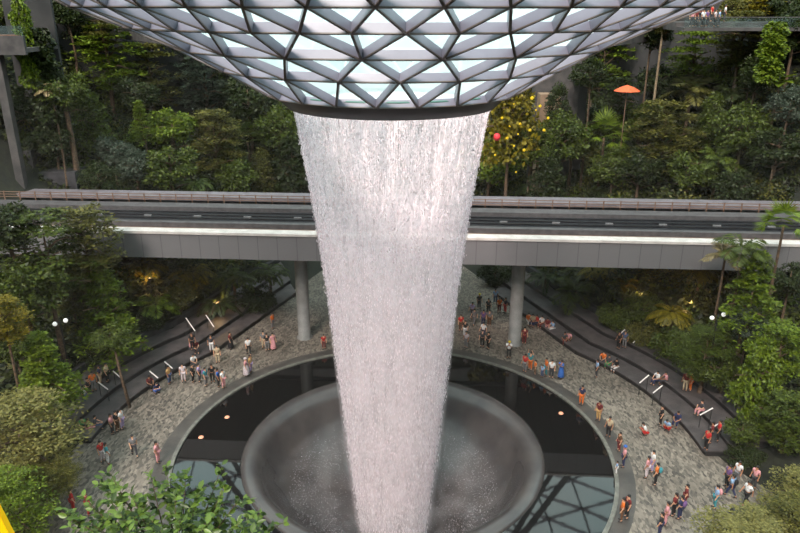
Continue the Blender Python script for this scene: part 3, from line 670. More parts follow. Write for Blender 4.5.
# ------------------------------------------------------------ trees
bk = 'forest trees on the upper slope behind the bridge'
lf = 'trees on the near slopes beside the plaza'
TREES = [
 # kind, px, py, width, leaf, label, options
 ('column', 25, 42, 15, 'bright', 'bright green climber column in front of the upper left balcony', dict(d=73, hp=86)),
 ('column', 44, 75, 24, 'dark', 'dark climber column just right of the upper left balcony', dict(d=74, hp=90)),
 ('broad', 8, 105, 46, 'dark', 'dark tree in shade under the upper left balcony', dict(ht=5)),
 ('broad', 62, 92, 50, 'mid', 'leafy tree on a tall leaning pale trunk, upper left', dict(d=74.5, bark='bark', tr=.38)),
 ('palm', 50, 88, 34, 'dry', 'palm with dry straw fronds in the upper left forest', dict(d=73.5)),
 ('layered', 108, 58, 62, 'bright', 'bright tiered tree with spreading layers, top left beside glass roof', dict(ht=8)),
 ('layered', 150, 76, 62, 'olive', 'olive tiered tree hanging below the roof edge, upper left', dict(ht=7)),
 ('broad', 84, 34, 40, 'dark', 'dark tree in the top left corner behind the tiered trees', dict(ht=6)),
 ('layered', 205, 84, 56, 'grey', 'grey green tiered tree halfway between balcony and waterfall', dict(ht=7)),
 ('fir', 141, 122, 28, 'bright', 'slim bright conical tree in the middle of the upper left forest', dict(ht=5)),
 ('broad', 172, 128, 44, 'bright', 'round bright green tree right of the slim conical tree', dict(ht=5)),
 ('broad', 113, 152, 34, 'grey', 'silvery leaved shrub above the bridge at left, left one of two', dict(ht=4)),
 ('broad', 136, 166, 36, 'grey', 'silvery leaved shrub above the bridge at left, right one of two', dict(ht=4)),
 ('broad', 170, 168, 50, 'mid', 'mid green tree just above the bridge below the round bright tree', dict(ht=5)),
 ('layered', 214, 140, 56, 'olive', 'olive tiered tree above the bridge, left of the waterfall', dict(ht=6)),
 ('broad', 248, 104, 52, 'dark', 'dark leafy tree under the funnel edge left of the waterfall', dict(ht=7)),
 ('fan', 247, 142, 42, 'mid', 'fan leaved palm left of the waterfall above the bridge', dict(ht=6)),
 ('broad', 280, 128, 46, 'mid', 'dull green tree close to the left side of the waterfall top', dict(ht=7)),
 ('upright', 292, 168, 48, 'dark', 'dark tree touching the left side of the waterfall above the bridge', dict(ht=5)),
 ('broad', 236, 176, 40, 'mid', 'low green tree just above the bridge rail left of the waterfall', dict(ht=4)),
 ('upright', 92, 122, 44, 'mid', 'mid green tree behind the tall leaning trunk', dict(ht=6)),
 ('broad', 55, 140, 44, 'dark', 'dark tree above the low stone wall at left', dict(ht=5)),
 ('broad', 98, 178, 34, 'dark', 'dark low tree at the bridge rail right of the low stone wall', dict(ht=4)),
 ('fern', 196, 183, 36, 'mid', 'fern with arching fronds above the bridge rail at left', dict(ht=3)),
 ('broad', 6, 128, 40, 'yellow', 'yellow green hedge on the stone ledge at the left edge', dict(d=76.5, hp=10)),
 ('layered', 180, 52, 40, 'dark', 'dark tree right below the slanting roof edge, upper left', dict(ht=7)),
 ('upright', 262, 172, 34, 'olive', 'small olive tree above the bridge left of the waterfall', dict(ht=4)),
 ('broad', 135, 94, 38, 'dark', 'dark tree between the bright tiered tree and grey tiered tree', dict(ht=6)),
 # upper right
 ('upright', 512, 112, 84, 'yellow', 'bush with yellow blossoms right of the waterfall top', dict(d=79, hp=96)),
 ('broad', 490, 162, 56, 'bright', 'bright green tree touching the right side of the waterfall', dict(ht=6)),
 ('broad', 532, 148, 56, 'mid', 'mid green tree below the tan pillar of the pavilion', dict(d=80)),
 ('fan', 570, 158, 66, 'olive', 'large pale leaved spreading palm above the bridge, right of waterfall', dict(ht=5)),
 ('fan', 603, 138, 52, 'bright', 'bright round fan palm in the middle of the upper right forest', dict(ht=7)),
 ('layered', 604, 58, 56, 'bright', 'tiered tree under the roof edge above the orange parasol', dict(ht=10)),
 ('layered', 620, 96, 40, 'dark', 'dark tiered tree beside the orange parasol', dict(ht=6, d=84)),
 ('broad', 664, 22, 30, 'olive', 'small crown on a tall thin pale trunk, upper right', dict(d=83, bark='palebark', tr=.2)),
 ('layered', 694, 62, 58, 'bright', 'bright tiered tree below the crowded terrace, upper right', dict(ht=7)),
 ('layered', 742, 40, 54, 'olive', 'thin olive tiered tree right of the crowded terrace', dict(ht=7)),
 ('column', 772, 52, 20, 'bright', 'bright climber column near the upper right corner', dict(d=72, hp=58)),
 ('big', 778, 84, 38, 'bright', 'banana like plant with upright bright leaves, upper right', dict(ht=6)),
 ('big', 748, 82, 30, 'mid', 'large leaf plant left of the upright banana like plant', dict(ht=6)),
 ('broad', 795, 30, 50, 'dark', 'dark tree in the top right corner', dict(ht=7)),
 ('broad', 660, 88, 50, 'dark', 'dark tree behind the pale thin trunk, upper right', dict(ht=6)),
 ('palm', 690, 92, 56, 'olive', 'palm with drooping pale fronds below the bright tiered tree', dict(ht=6)),
 ('palm', 732, 96, 46, 'dark', 'dark palm in the upper right forest centre', dict(ht=6)),
 ('broad', 640, 120, 42, 'mid', 'mid green tree right of the bright fan palm', dict(ht=6)),
 ('layered', 664, 136, 66, 'olive', 'wide olive tiered tree in the middle of the right forest', dict(ht=6)),
 ('broad', 742, 128, 52, 'mid', 'leafy tree with whitish trunks right of the wide olive tree', dict(ht=7, bark='palebark')),
 ('upright', 712, 122, 40, 'mid', 'upright leafy tree between wide olive tree and white trunks', dict(ht=6)),
 ('broad', 640, 168, 46, 'dark', 'dark tree just above the bridge below the wide olive tree', dict(ht=4)),
 ('broad', 690, 172, 44, 'mid', 'green shrub at the bridge rail in the right forest', dict(ht=4)),
 ('broad', 790, 106, 40, 'grey', 'grey green tree at the right edge of the upper forest', dict(ht=6)),
 ('broad', 778, 150, 48, 'dark', 'dark tree above the right edge stone wall', dict(ht=5)),
 ('upright', 558, 108, 38, 'dark', 'dark shrub in front of the pavilion doorway', dict(ht=5, d=83)),
 ('broad', 590, 112, 44, 'dark', 'dark green tree left of the orange parasol', dict(ht=6)),
 ('broad', 615, 168, 44, 'mid', 'green shrub above the bridge under the bright fan palm', dict(ht=4)),
 ('palm', 718, 158, 44, 'mid', 'small green palm above the bridge in the right forest', dict(ht=5)),
 ('broad', 735, 186, 40, 'dark', 'low dark shrub at the bridge rail near the right edge wall', dict(ht=3)),
 ('fern', 536, 186, 44, 'mid', 'fern behind the bridge rail right of the waterfall', dict(ht=3)),
 ('upright', 636, 44, 36, 'mid', 'mid green tree just under the roof edge left of the pale thin trunk', dict(ht=8)),
 ('broad', 758, 76, 40, 'dark', 'dark tree behind the banana like plant', dict(ht=8)),
 ('broad', 560, 138, 60, 'mid', 'wide green tree hiding the foot of the pavilion, behind the spreading palm', dict(d=81)),
 ('upright', 548, 182, 52, 'dark', 'dark shrub at the bridge rail below the pavilion', dict(d=78)),
 ('broad', 66, 12, 44, 'dark', 'dark tree on the top terrace between the two left climbers and the roof', dict(d=88)),
 ('layered', 100, 24, 44, 'olive', 'olive tiered tree on the top terrace, upper left under the roof edge', dict(d=88)),
 ('broad', 2, 14, 34, 'mid', 'leafy tree at the very top left corner above the balcony', dict(d=84)),
 ('broad', 738, 10, 40, 'olive', 'olive green tree on the top terrace right of the crowd', dict(d=88)),
 ('layered', 762, 16, 46, 'yellow', 'yellowish tiered tree on the top terrace near the right corner', dict(d=86)),
 ('broad', 790, 8, 44, 'dark', 'dark tree on the top terrace at the top right corner', dict(d=84)),
 ('broad', 652, 34, 40, 'dark', 'dark tree right behind the small crown on the thin pale trunk', dict(d=86)),
 ('broad', 590, 74, 40, 'dark', 'dark tree growing over the pavilion roof right of the funnel', dict(d=84)),
 # under the bridge, left and right
 ('fern', 140, 266, 60, 'yellow', 'yellow green tree fern under the bridge at left', dict(d=66)),
 ('palm', 155, 305, 50, 'bright', 'bright young palm with broad fronds below the bridge at left', dict(d=60)),
 ('fern', 192, 272, 54, 'yellow', 'warm lit tree fern under the bridge, second from the left', dict(d=67)),
 ('fern', 232, 276, 56, 'mid', 'green tree fern under the bridge, left of the left pillar', dict(d=67)),
 ('fern', 268, 270, 48, 'mid', 'green tree fern close behind the left bridge pillar', dict(d=69)),
 ('broad', 180, 296, 34, 'olive', 'pale flowering shrub right of the bright young palm', dict(d=62)),
 ('fern', 218, 302, 50, 'dark', 'dark fern above the left steps handrails', dict(d=64)),
 ('broad', 255, 302, 40, 'dark', 'dark shrub on the planter wall near the left pillar', dict(d=67)),
 ('broad', 124, 338, 34, 'mid', 'low green shrub at the top of the left steps', dict(d=57)),
 ('broad', 150, 335, 34, 'dark', 'dark low shrub behind the left planter wall', dict(d=59)),
 ('palm', 575, 292, 56, 'mid', 'spreading green palm right of the right bridge pillar', dict(d=66)),
 ('fern', 545, 276, 44, 'dark', 'dark fern just right of the right bridge pillar', dict(d=70)),
 ('broad', 495, 274, 34, 'dark', 'dark shrub left of the right pillar beside the rising path', dict(d=74)),
 ('big', 624, 286, 36, 'yellow', 'yellow large leaf plant lit warmly under the bridge at right', dict(d=63)),
 ('fern', 600, 268, 44, 'yellow', 'warm lit fern directly under the bridge girder at right', dict(d=68)),
 ('broad', 645, 308, 40, 'mid', 'leafy shrub right of the yellow large leaf plant', dict(d=60)),
 ('layered', 668, 276, 60, 'yellow', 'warm brownish tiered tree under the bridge at right', dict(d=64)),
 ('broad', 614, 318, 34, 'mid', 'low green shrub beside the high right handrails', dict(d=60)),
 ('fern', 672, 312, 50, 'yellow', 'yellowish fern left of the right lamp post', dict(d=56)),
 ('broad', 645, 335, 36, 'olive', 'pale low shrub above the right steps', dict(d=57)),
 ('fern', 700, 270, 44, 'yellow', 'warm lit fern left of the palm with dead fronds', dict(d=60)),
 ('broad', 672, 346, 44, 'mid', 'low leafy tree at the edge of the right steps', dict(d=54)),
 # left near slope
 ('broad', 6, 228, 62, 'dark', 'dark leafy tree overlapping the bridge at the left edge', dict(d=50)),
 ('layered', 46, 252, 92, 'mid', 'olive tiered tree overlapping the bridge at left', dict(d=51)),
 ('layered', 84, 240, 74, 'olive', 'tiered tree reaching in front of the bridge girder at left', dict(d=54)),
 ('broad', 24, 292, 78, 'mid', 'full round green tree below the bridge at the left edge', dict(d=48)),
 ('fir', 106, 308, 76, 'bright', 'broad conical layered tree left of the bright young palm', dict(d=54, hp=96)),
 ('layered', 72, 284, 60, 'olive', 'olive layered tree behind the left lamp post', dict(d=55)),
 ('layered', 4, 320, 50, 'yellow', 'yellow green tiered tree cut by the left edge', dict(d=43)),
 ('fir', 44, 372, 78, 'bright', 'bright conical layered tree at left above the steps', dict(d=44, hp=80)),
 ('broad', 90, 352, 36, 'dark', 'dark shrub between bright conical tree and left steps', dict(d=53)),
 ('feathery', 24, 440, 118, 'pale', 'wide pale feathery tree at the left edge beside the plaza', dict(d=38, hp=84)),
 ('feathery', 52, 478, 56, 'olive', 'low olive feathery tree at the left plaza edge above people in red', dict(d=36, hp=28)),
 ('feathery', 8, 508, 84, 'bright', 'bright feathery tree in the lower left above the yellow panel', dict(d=33, hp=74)),
 ('broad', 14, 350, 40, 'mid', 'mid green tree behind the bright conical tree at the left edge', dict(d=47)),
 # right near slope
 ('palm', 742, 250, 68, 'mid', 'green palm rising in front of the bridge at right', dict(d=50)),
 ('palm', 724, 256, 46, 'dry', 'dry fronded palm left of the green palm in front of the bridge', dict(d=50.5)),
 ('fan', 782, 226, 56, 'bright', 'fan palm in front of the bridge at the right edge', dict(d=50)),
 ('fir', 752, 292, 72, 'bright', 'bright conical layered tree below the palms at right', dict(d=49, hp=80)),
 ('broad', 790, 280, 40, 'dark', 'dark tree at the right edge behind the bright conical tree', dict(d=52)),
 ('broad', 748, 324, 36, 'grey', 'grey leaved shrub right of the right lamp post', dict(d=48)),
 ('feathery', 706, 352, 70, 'mid', 'soft green feathery tree below the right lamp post', dict(d=49, hp=46)),
 ('layered', 780, 350, 60, 'bright', 'tiered green tree at the right edge beside the tall leafy tree', dict(d=45)),
 ('upright', 756, 386, 60, 'bright', 'tall bright leafy tree on the right beside the steps', dict(d=44, hp=84)),
 ('broad', 742, 432, 36, 'mid', 'lower leafy bush below the tall bright tree at right', dict(d=42)),
 ('layered', 788, 420, 60, 'mid', 'dull green tiered tree at the right edge', dict(d=41)),
 ('broad', 722, 372, 44, 'mid', 'leafy tree left of the tall bright tree at right', dict(d=48)),
 ('feathery', 802, 500, 74, 'pale', 'pale feathery tree in the lower right corner, upper one', dict(d=36, hp=54)),
 ('feathery', 746, 536, 104, 'pale', 'pale feathery tree along the bottom edge at right', dict(d=26, hp=36)),
 ('feathery', 795, 528, 80, 'olive', 'olive feathery tree in the bottom right corner', dict(d=27, hp=60)),
 ('broad', 745, 455, 40, 'dark', 'dark shrub beside the plaza corner on the right', dict(d=41, hp=22)),
]
for k_, px, py, w, lf_, lab, op in TREES: tree(k_, px, py, w, lf_, lab, group=(lf if op.get('d', 90) < 62 else bk), **op)
# slim bare trunk rising by the left steps
a = on_plane(129, 402, .9); t = empty('slim_tree', (a.x, a.y, .4), 'slim leaning brown tree trunk on the left steps', 'tree', lf)
b_ = at(112, 338, a.y+1) - Vector((a.x, a.y, .4))
MB().tube([(0, 0, 0), (b_.x*.45, b_.y*.3, b_.z*.5), (b_.x, b_.y, b_.z)], [.14, .11, .07], 7).build('trunk', M['bark'], t, True)
o = bpy.data.objects.new('foliage', PROTO['broad'][1]); COL.objects.link(o); o.parent = t; o.location = b_; o.scale = (1.6, 1.6, 1.2); o.material_slots[0].link = 'OBJECT'; o.material_slots[0].material = L['mid']
# extra pale trunks
for px, py0, py1, d, lab in ((66, 100, 190, 70, 'tall brown trunk left of the silvery shrubs'), (613, 150, 196, 74, 'thin pale trunk under the bright fan palm'), (727, 140, 200, 73, 'slanting whitish trunk in the right forest'), (739, 150, 200, 73.5, 'second whitish trunk right of the slanting one')):
    pass
# yellow blossoms on the blossom bush
FP = [(484, 60+i*0) for i in range(0)]
for i, (px, py) in enumerate(((514, 104), (520, 124), (502, 118), (540, 106), (536, 110), (530, 130), (507, 138), (514, 146), (524, 150), (516, 172), (495, 155), (485, 112), (548, 118), (500, 98), (532, 98), (518, 134), (527, 114), (510, 126), (544, 130))):
    p = at(px, py, 76.4+rng.uniform(-.3, .3)); n = 5; mb = MB()
    sc_ = float(rng.uniform(.45, .85)); t = empty('blossom', tuple(p), 'clump of yellow blossom in the bush right of the waterfall top', 'flower', 'yellow blossoms on the bush')
    for q in range(5):
        aa = 2*PI*q/5; mb.ball((.13*math.cos(aa), -.05, .13*math.sin(aa)), .11, (1, .5, 1), 6, 4)
    t.scale = (sc_,)*3; mb.build('petals', M['flower'], t); MB().ball((0, -.1, 0), .06, k=6, n=4).build('flower_centre', M['umbrella'], t)
# undergrowth that covers the slopes
def off_bridge(x, y): return (np.abs(y-62.35+.0647*x) > 8.2) | (H(x, y) < 6.5)
N = 90000
x = rng.uniform(-58, 58, N*3); y = rng.uniform(20, 103, N*3); tt = T(x, y); k = (tt > 5.8) & (tt < 28.3) & (np.abs(x) < .64*y+6) & off_bridge(x, y)
x, y = x[k][:N], y[k][:N]; n = len(x)
bump = .9*np.sin(x*1.3+2*np.sin(y*.7))*np.sin(y*1.1+1.5*np.sin(x*.5))
z = H(x, y)+rng.uniform(0, 1, n)**.7*np.clip(.9+bump, .25, 2.2)
C = np.stack([x, y, z], -1); D = rdir(n); D[:, 2] = D[:, 2]*.4-.1; Nn = rdir(n)*.6; Nn[:, 2] += 1; Nn[:, 1] -= .5
o = link('undergrowth', mesh_np('undergrowth', *quads(C, D, Nn, rng.uniform(.3, .85, n), rng.uniform(.08, .2, n))), L['under'])
tag(o, 'dense dark green undergrowth covering the planted slopes', 'undergrowth', kind='stuff')

# low bushes that fill between the trees
nc = 620; x = rng.uniform(-56, 56, nc*6); y = rng.uniform(30, 102, nc*6); tt = T(x, y); k = (tt > 7) & (tt < 27.5) & (np.abs(x) < .62*y+4) & off_bridge(x, y); x, y = x[k][:nc], y[k][:nc]
for nm, lf_, sl, lab in (('bush_thicket', 'dark', slice(0, 250), 'dark green low bushes growing densely between the forest trees'), ('bush_thicket', 'mid', slice(250, 440), 'mid green low bushes scattered between the forest trees'), ('bush_thicket', 'olive', slice(440, 620), 'olive green low bushes scattered between the forest trees')):
    C = []; Nn = []
    for a_, b_ in zip(x[sl], y[sl]):
        q = 230; R_ = rng.uniform(.9, 2.0); dd = rdir(q); dd[:, 2] = np.abs(dd[:, 2]); C.append(np.array([a_, b_, h(a_, b_)-.1])+dd*R_*rng.uniform(.7, 1.15, (q, 1))*[1, 1, rng.uniform(.9, 1.7)]); Nn.append(dd+rdir(q)*.7)
    C = np.concatenate(C); Nn = np.concatenate(Nn); n = len(C); D = rdir(n)+Nn*.3
    o = link(nm, mesh_np(nm, *quads(C, D, Nn, rng.uniform(.22, .5, n), rng.uniform(.07, .16, n))), L[lf_]); tag(o, lab, 'bushes', kind='stuff')

# close leafy branch at the bottom left
p = at(165, 545, 10.5); g = h(p.x, p.y)
nb = empty('broadleaf_tree', (p.x, p.y, g), 'glossy broad leaved treetop close to camera at the bottom, left of the bowl', 'tree', lf)
hz = p.z-g; C = []; D = []; Nn = []; tw = MB(); r_ = np.random.default_rng(11)
ends = []
for px, py, d in ((62, 512, 10.3), (80, 494, 10.6), (103, 480, 10.9), (108, 470, 10.7), (130, 492, 10.2), (150, 472, 10.5), (166, 463, 10.8), (186, 472, 10.3), (222, 466, 10.9), (198, 490, 10.2), (175, 496, 9.9), (240, 498, 10.6), (262, 512, 10.3), (285, 522, 10.5), (215, 512, 9.8), (120, 514, 9.7), (92, 524, 9.6), (150, 515, 9.6), (180, 520, 9.6), (240, 522, 9.6), (140, 500, 10.9), (70, 526, 9.6), (205, 524, 9.5), (270, 528, 9.7), (160, 530, 9.4), (128, 530, 9.4), (225, 485, 10.6), (90, 505, 10.4), (110, 500, 10), (255, 530, 9.4)):
    e = at(px, py, d)-p
    root_ = Vector((e.x*.25, e.y*.25+.2, -.9)); mid = (e+root_)/2+Vector((0, 0, .12))
    tw.tube([root_, mid, e], [.022, .012, .004], 5)
    for j in range(34):
        u = .25+.75*j/33; bse = root_.lerp(mid, u*2) if u < .5 else mid.lerp(e, u*2-1)
        c = np.array(bse)+r_.normal(0, .03, 3); ax = np.array((e-mid).normalized())
        aa = j*2.4+r_.uniform(-.3, .3); s = np.array([math.cos(aa), math.sin(aa), .15]); C.append(c); D.append(s+ax*.5+r_.normal(0, .2, 3)); Nn.append(np.array([0, -.35, 1])+r_.normal(0, .35, 3))
    for j in range(3):
        s2 = Vector((r_.uniform(-1, 1), r_.uniform(-1, 1), r_.uniform(-.1, .5))).normalized()*r_.uniform(.18, .36); q0 = root_.lerp(e, r_.uniform(.4, .95)); q1 = q0+s2
        tw.tube([q0, q1], [.008, .003], 4)
        for t2 in range(11):
            c = np.array(q0.lerp(q1, .2+.08*t2)); aa = t2*2.4; C.append(c); D.append(np.array([math.cos(aa), math.sin(aa), .2])+np.array(s2)); Nn.append(np.array([0, -.3, 1])+r_.normal(0, .35, 3))
C = np.array(C); D = np.array(D); Nn = np.array(Nn); n = len(C); D /= np.linalg.norm(D, axis=1, keepdims=True)
Sd = np.cross(D, Nn); Sd /= np.linalg.norm(Sd, axis=1, keepdims=True); U = np.cross(Sd, D)
ll = r_.uniform(.12, .205, n)[:, None]; ww = ll*r_.uniform(.2, .29, n)[:, None]
P_ = lambda f, w_, u_: C+D*ll*f+Sd*ww*w_+U*ww*u_
V = np.stack([C, P_(.3, .85, .2), P_(.3, 0, -.1), P_(.3, -.85, .2), P_(.62, .9, .15), P_(.62, 0, -.15), P_(.62, -.9, .15), P_(1, 0, -.35)], 1).reshape(-1, 3)
base = (np.arange(n)*8)[:, None, None]
F_ = (base+np.array([[0, 1, 2], [0, 2, 3], [1, 4, 5], [1, 5, 2], [2, 5, 6], [2, 6, 3], [4, 7, 5], [5, 7, 6]])[None]).reshape(-1, 3)
V[:, 2] += hz; fo = link('foliage', mesh_np('near_foliage', V, F_), L['gloss'], nb)
o = tw.build('twigs', M['bark'], nb, True); o.location = (0, 0, hz)
MB().tube([(1.5, -1.5, -.5), (.8, -.7, hz*.55), (.2, 0, hz-.8)], [.3, .22, .05], 9).build('trunk', M['bark'], nb, True)

# thin waterfall haze that fills the hall
m = bpy.data.materials.new('thin_haze'); m.use_nodes = True; n = m.node_tree; n.nodes.clear()
v = n.nodes.new('ShaderNodeVolumeScatter'); v.inputs['Density'].default_value = .0006; v.inputs['Color'].default_value = (1, .93, .86, 1); v.inputs['Anisotropy'].default_value = .2
o_ = n.nodes.new('ShaderNodeOutputMaterial'); n.links.new(v.outputs[0], o_.inputs['Volume'])
o = MB().box(-61, 61, 2, 103, -15, 24.3).build('mist_haze', m); tag(o, 'thin pale haze of spray hanging in the whole hall', 'haze', kind='stuff')
# ------------------------------------------------------------ people
def skin_mesh(name, verts, edges, rad, sub=1):
    me = bpy.data.meshes.new(name); me.from_pydata(verts, edges, []); o = bpy.data.objects.new('tmp', me); COL.objects.link(o)
    o.modifiers.new('s', 'SKIN'); sd = me.skin_vertices[0].data
    for i, r in enumerate(rad): sd[i].radius = (r, r) if not hasattr(r, '__len__') else r
    sd[0].use_root = True
    if sub: m_ = o.modifiers.new('u', 'SUBSURF'); m_.levels = sub
    dg = bpy.context.evaluated_depsgraph_get(); dg.update()
    r = bpy.data.meshes.new_from_object(o.evaluated_get(dg)); r.name = name
    bpy.data.objects.remove(o); r.polygons.foreach_set('use_smooth', [True]*len(r.polygons)); return r
def join_mesh(a, mb):
    bm = bmesh.new(); bm.from_mesh(a); t = mb.mesh('t', True); bm.from_mesh(t); bm.to_mesh(a); bm.free(); a.update()
    a.polygons.foreach_set('use_smooth', [True]*len(a.polygons)); return a
def pose_joints(kind):     # figure faces -y, height 1.68
    J = dict(pel=(0, 0, .93), wai=(0, 0, 1.08), che=(0, 0, 1.28), nec=(0, .01, 1.44), hd1=(0, -.005, 1.53), hd2=(0, -.01, 1.61))
    for s, n in ((1, 'L'), (-1, 'R')):
        J['sh'+n] = (s*.17, 0, 1.37); J['el'+n] = (s*.23, .02, 1.11); J['ha'+n] = (s*.24, -.07, .87)
        J['hip'+n] = (s*.09, 0, .88); J['kn'+n] = (s*.10, -.01, .48); J['an'+n] = (s*.10, .02, .08); J['to'+n] = (s*.11, -.13, .035)
    if kind == 'walk':
        J['knL'] = (.10, -.16, .50); J['anL'] = (.10, -.24, .10); J['toL'] = (.10, -.38, .06); J['knR'] = (-.10, .06, .48); J['anR'] = (-.10, .28, .12); J['toR'] = (-.10, .16, .035)
        J['elL'] = (.22, .12, 1.13); J['haL'] = (.22, .12, .88); J['elR'] = (-.22, -.08, 1.12); J['haR'] = (-.20, -.25, .95)
    if kind == 'phone':
        for s, n in ((1, 'L'), (-1, 'R')): J['el'+n] = (s*.20, -.16, 1.20); J['ha'+n] = (s*.06, -.34, 1.42)
    if kind == 'wave':
        J['elL'] = (.26, -.05, 1.60); J['haL'] = (.20, -.12, 1.85)
        J['elR'] = (-.26, -.05, 1.60); J['haR'] = (-.18, -.12, 1.85)
    if kind in ('sit', 'crouch'):
        dz = -.48 if kind == 'sit' else -.62
        for k in list(J):
            if k[:2] in ('pe', 'wa', 'ch', 'ne', 'hd', 'sh', 'el', 'ha') : J[k] = (J[k][0], J[k][1]-(J[k][2]-.93)*(.12 if kind == 'sit' else .45), J[k][2]+dz)
            if k[:3] == 'hip': J[k] = (J[k][0], 0, .88+dz)
        for s, n in ((1, 'L'), (-1, 'R')):
            if kind == 'sit': J['kn'+n] = (s*.12, -.42, .47); J['an'+n] = (s*.12, -.42, .08); J['to'+n] = (s*.12, -.57, .035)
            else: J['kn'+n] = (s*.16, -.36, .48); J['an'+n] = (s*.12, -.06, .09); J['to'+n] = (s*.13, -.22, .035)
            J['el'+n] = (s*.23, -.18, J['che'][2]-.14); J['ha'+n] = (s*.10, -.38, .58)
    return J
def person_parts(kind):
    J = pose_joints(kind); K = list(J); ix = {k: i for i, k in enumerate(K)}
    R = dict(pel=(.135, .10), wai=(.115, .085), che=(.14, .10), nec=.05, hd1=(.07, .085), hd2=(.078, .095))
    for n in 'LR': R.update({'sh'+n: .055, 'el'+n: .04, 'ha'+n: .028, 'hip'+n: .085, 'kn'+n: .055, 'an'+n: .036, 'to'+n: .03})
    E_ = [('pel', 'wai'), ('wai', 'che'), ('che', 'nec'), ('nec', 'hd1'), ('hd1', 'hd2')]
    for n in 'LR': E_ += [('che', 'sh'+n), ('sh'+n, 'el'+n), ('el'+n, 'ha'+n), ('pel', 'hip'+n), ('hip'+n, 'kn'+n), ('kn'+n, 'an'+n), ('an'+n, 'to'+n)]
    body = skin_mesh('body', [J[k] for k in K], [(ix[a], ix[b]) for a, b in E_], [R[k] for k in K])
    ex = MB()
    hd = Vector(J['hd1'])
    ex.ball(hd+Vector((0, -.088, .02)), .016, (.8, 1.1, 1.2), 6, 4)                      # nose
    for s in (-1, 1): ex.ball(hd+Vector((s*.078, .01, .02)), .02, (.4, .9, 1.4), 6, 4)   # ears
    for s, n in ((1, 'L'), (-1, 'R')):
        w_ = Vector(J['ha'+n]); d = (w_-Vector(J['el'+n])).normalized(); sd = d.cross(Vector((0, 1, .2))).normalized()
        palm = w_+d*.05
        ex.tube([w_-d*.01, palm, palm+d*.03], [.024, .036, .03], 6)
        for q, l in enumerate((.062, .072, .068, .052)):
            b0 = palm+d*.02+sd*(q-1.5)*.019; ex.tube([b0, b0+d*l*.6+Vector((0, -.006, 0)), b0+d*l+Vector((0, -.018, 0))], [.0095, .009, .006], 5)
        ex.tube([w_+d*.02-sd*.02, w_+d*.05-sd*.05, w_+d*.08-sd*.055], [.012, .010, .007], 5)
    body = join_mesh(body, ex)
    def sub(keys, edges, rr, nm): return skin_mesh(nm, [J[k] if isinstance(k, str) else k for k in keys], edges, rr)
    mid = lambda a, b, f: tuple(Vector(J[a]).lerp(Vector(J[b]), f))
    top = sub(['pel', 'wai', 'che', mid('che', 'nec', .75), 'shL', mid('shL', 'elL', .8), 'shR', mid('shR', 'elR', .8)],
              [(0, 1), (1, 2), (2, 3), (2, 4), (4, 5), (2, 6), (6, 7)], [(.155, .12), (.14, .11), (.162, .122), .075, .08, .06, .08, .06], 'shirt')
    leg = sub(['pel', 'hipL', 'knL', mid('knL', 'anL', .8), 'hipR', 'knR', mid('knR', 'anR', .8)], [(0, 1), (1, 2), (2, 3), (0, 4), (4, 5), (5, 6)], [(.148, .115), .10, .072, .06, .10, .072, .06], 'trousers')
    hr = MB(); hr.ball(Vector(J['hd2'])+Vector((0, .022, .015)), .098, (.93, 1.05, .95), 10, 7); hr.ball(hd+Vector((0, .055, -.0)), .07, (1, .7, 1.3), 8, 5)
    hair = hr.mesh('hair', True); hair.materials.append(M['hair'])
    sh = MB()
    for n in 'LR':
        a_, t_2 = Vector(J['an'+n]), Vector(J['to'+n]); sh.tube([a_+Vector((0, .05, -.03)), a_+Vector((0, -.02, -.03)), t_2, t_2+(t_2-a_)*.15], [.035, .048, .042, .02], 7)
    shoe = sh.mesh('shoes', True); shoe.materials.append(M['shoe'])
    # long skirt / dress
    dr = MB()
    if kind in ('stand', 'walk', 'phone', 'wave'): dr.lathe([(.14, 1.02), (.165, .92), (.2, .6), (.25, .22), (.24, .2)], 14)
    dress = dr.mesh('skirt', True) if dr.v else leg
    for q in (body, top, leg, dress): q.materials.clear(); q.materials.append(M['skin1'])
    return dict(body=body, shirt=top, trousers=leg, skirt=dress, hair=hair, shoes=shoe)
PP = {k: person_parts(k) for k in ('stand', 'walk', 'phone', 'wave', 'sit', 'crouch')}
CL = {}
CC = dict(white=(225, 222, 222), black=(28, 26, 30), red=(190, 40, 38), darkred=(110, 34, 36), orange=(222, 110, 40), tan=(196, 156, 100), beige=(190, 170, 140), pink=(215, 150, 155), purple=(112, 80, 130), lilac=(176, 156, 196), blue=(50, 100, 180), navy=(38, 44, 80), teal=(60, 140, 150), green=(40, 140, 80), grey=(120, 118, 120), dgrey=(62, 60, 66), lblue=(140, 170, 205), brown=(100, 66, 44), yellow=(225, 195, 50), denim=(70, 86, 120), pale=(205, 190, 195))
def cl(c):
    if c not in CL: CL[c] = mat('cloth_'+{'dgrey': 'dark_grey', 'lblue': 'light_blue', 'darkred': 'dark_red'}.get(c, c), CC[c], .85, c2=tuple(int(v*.85) for v in CC[c]), scale=12)
    return CL[c]
GRP = 'visitors on the plaza around the pool'
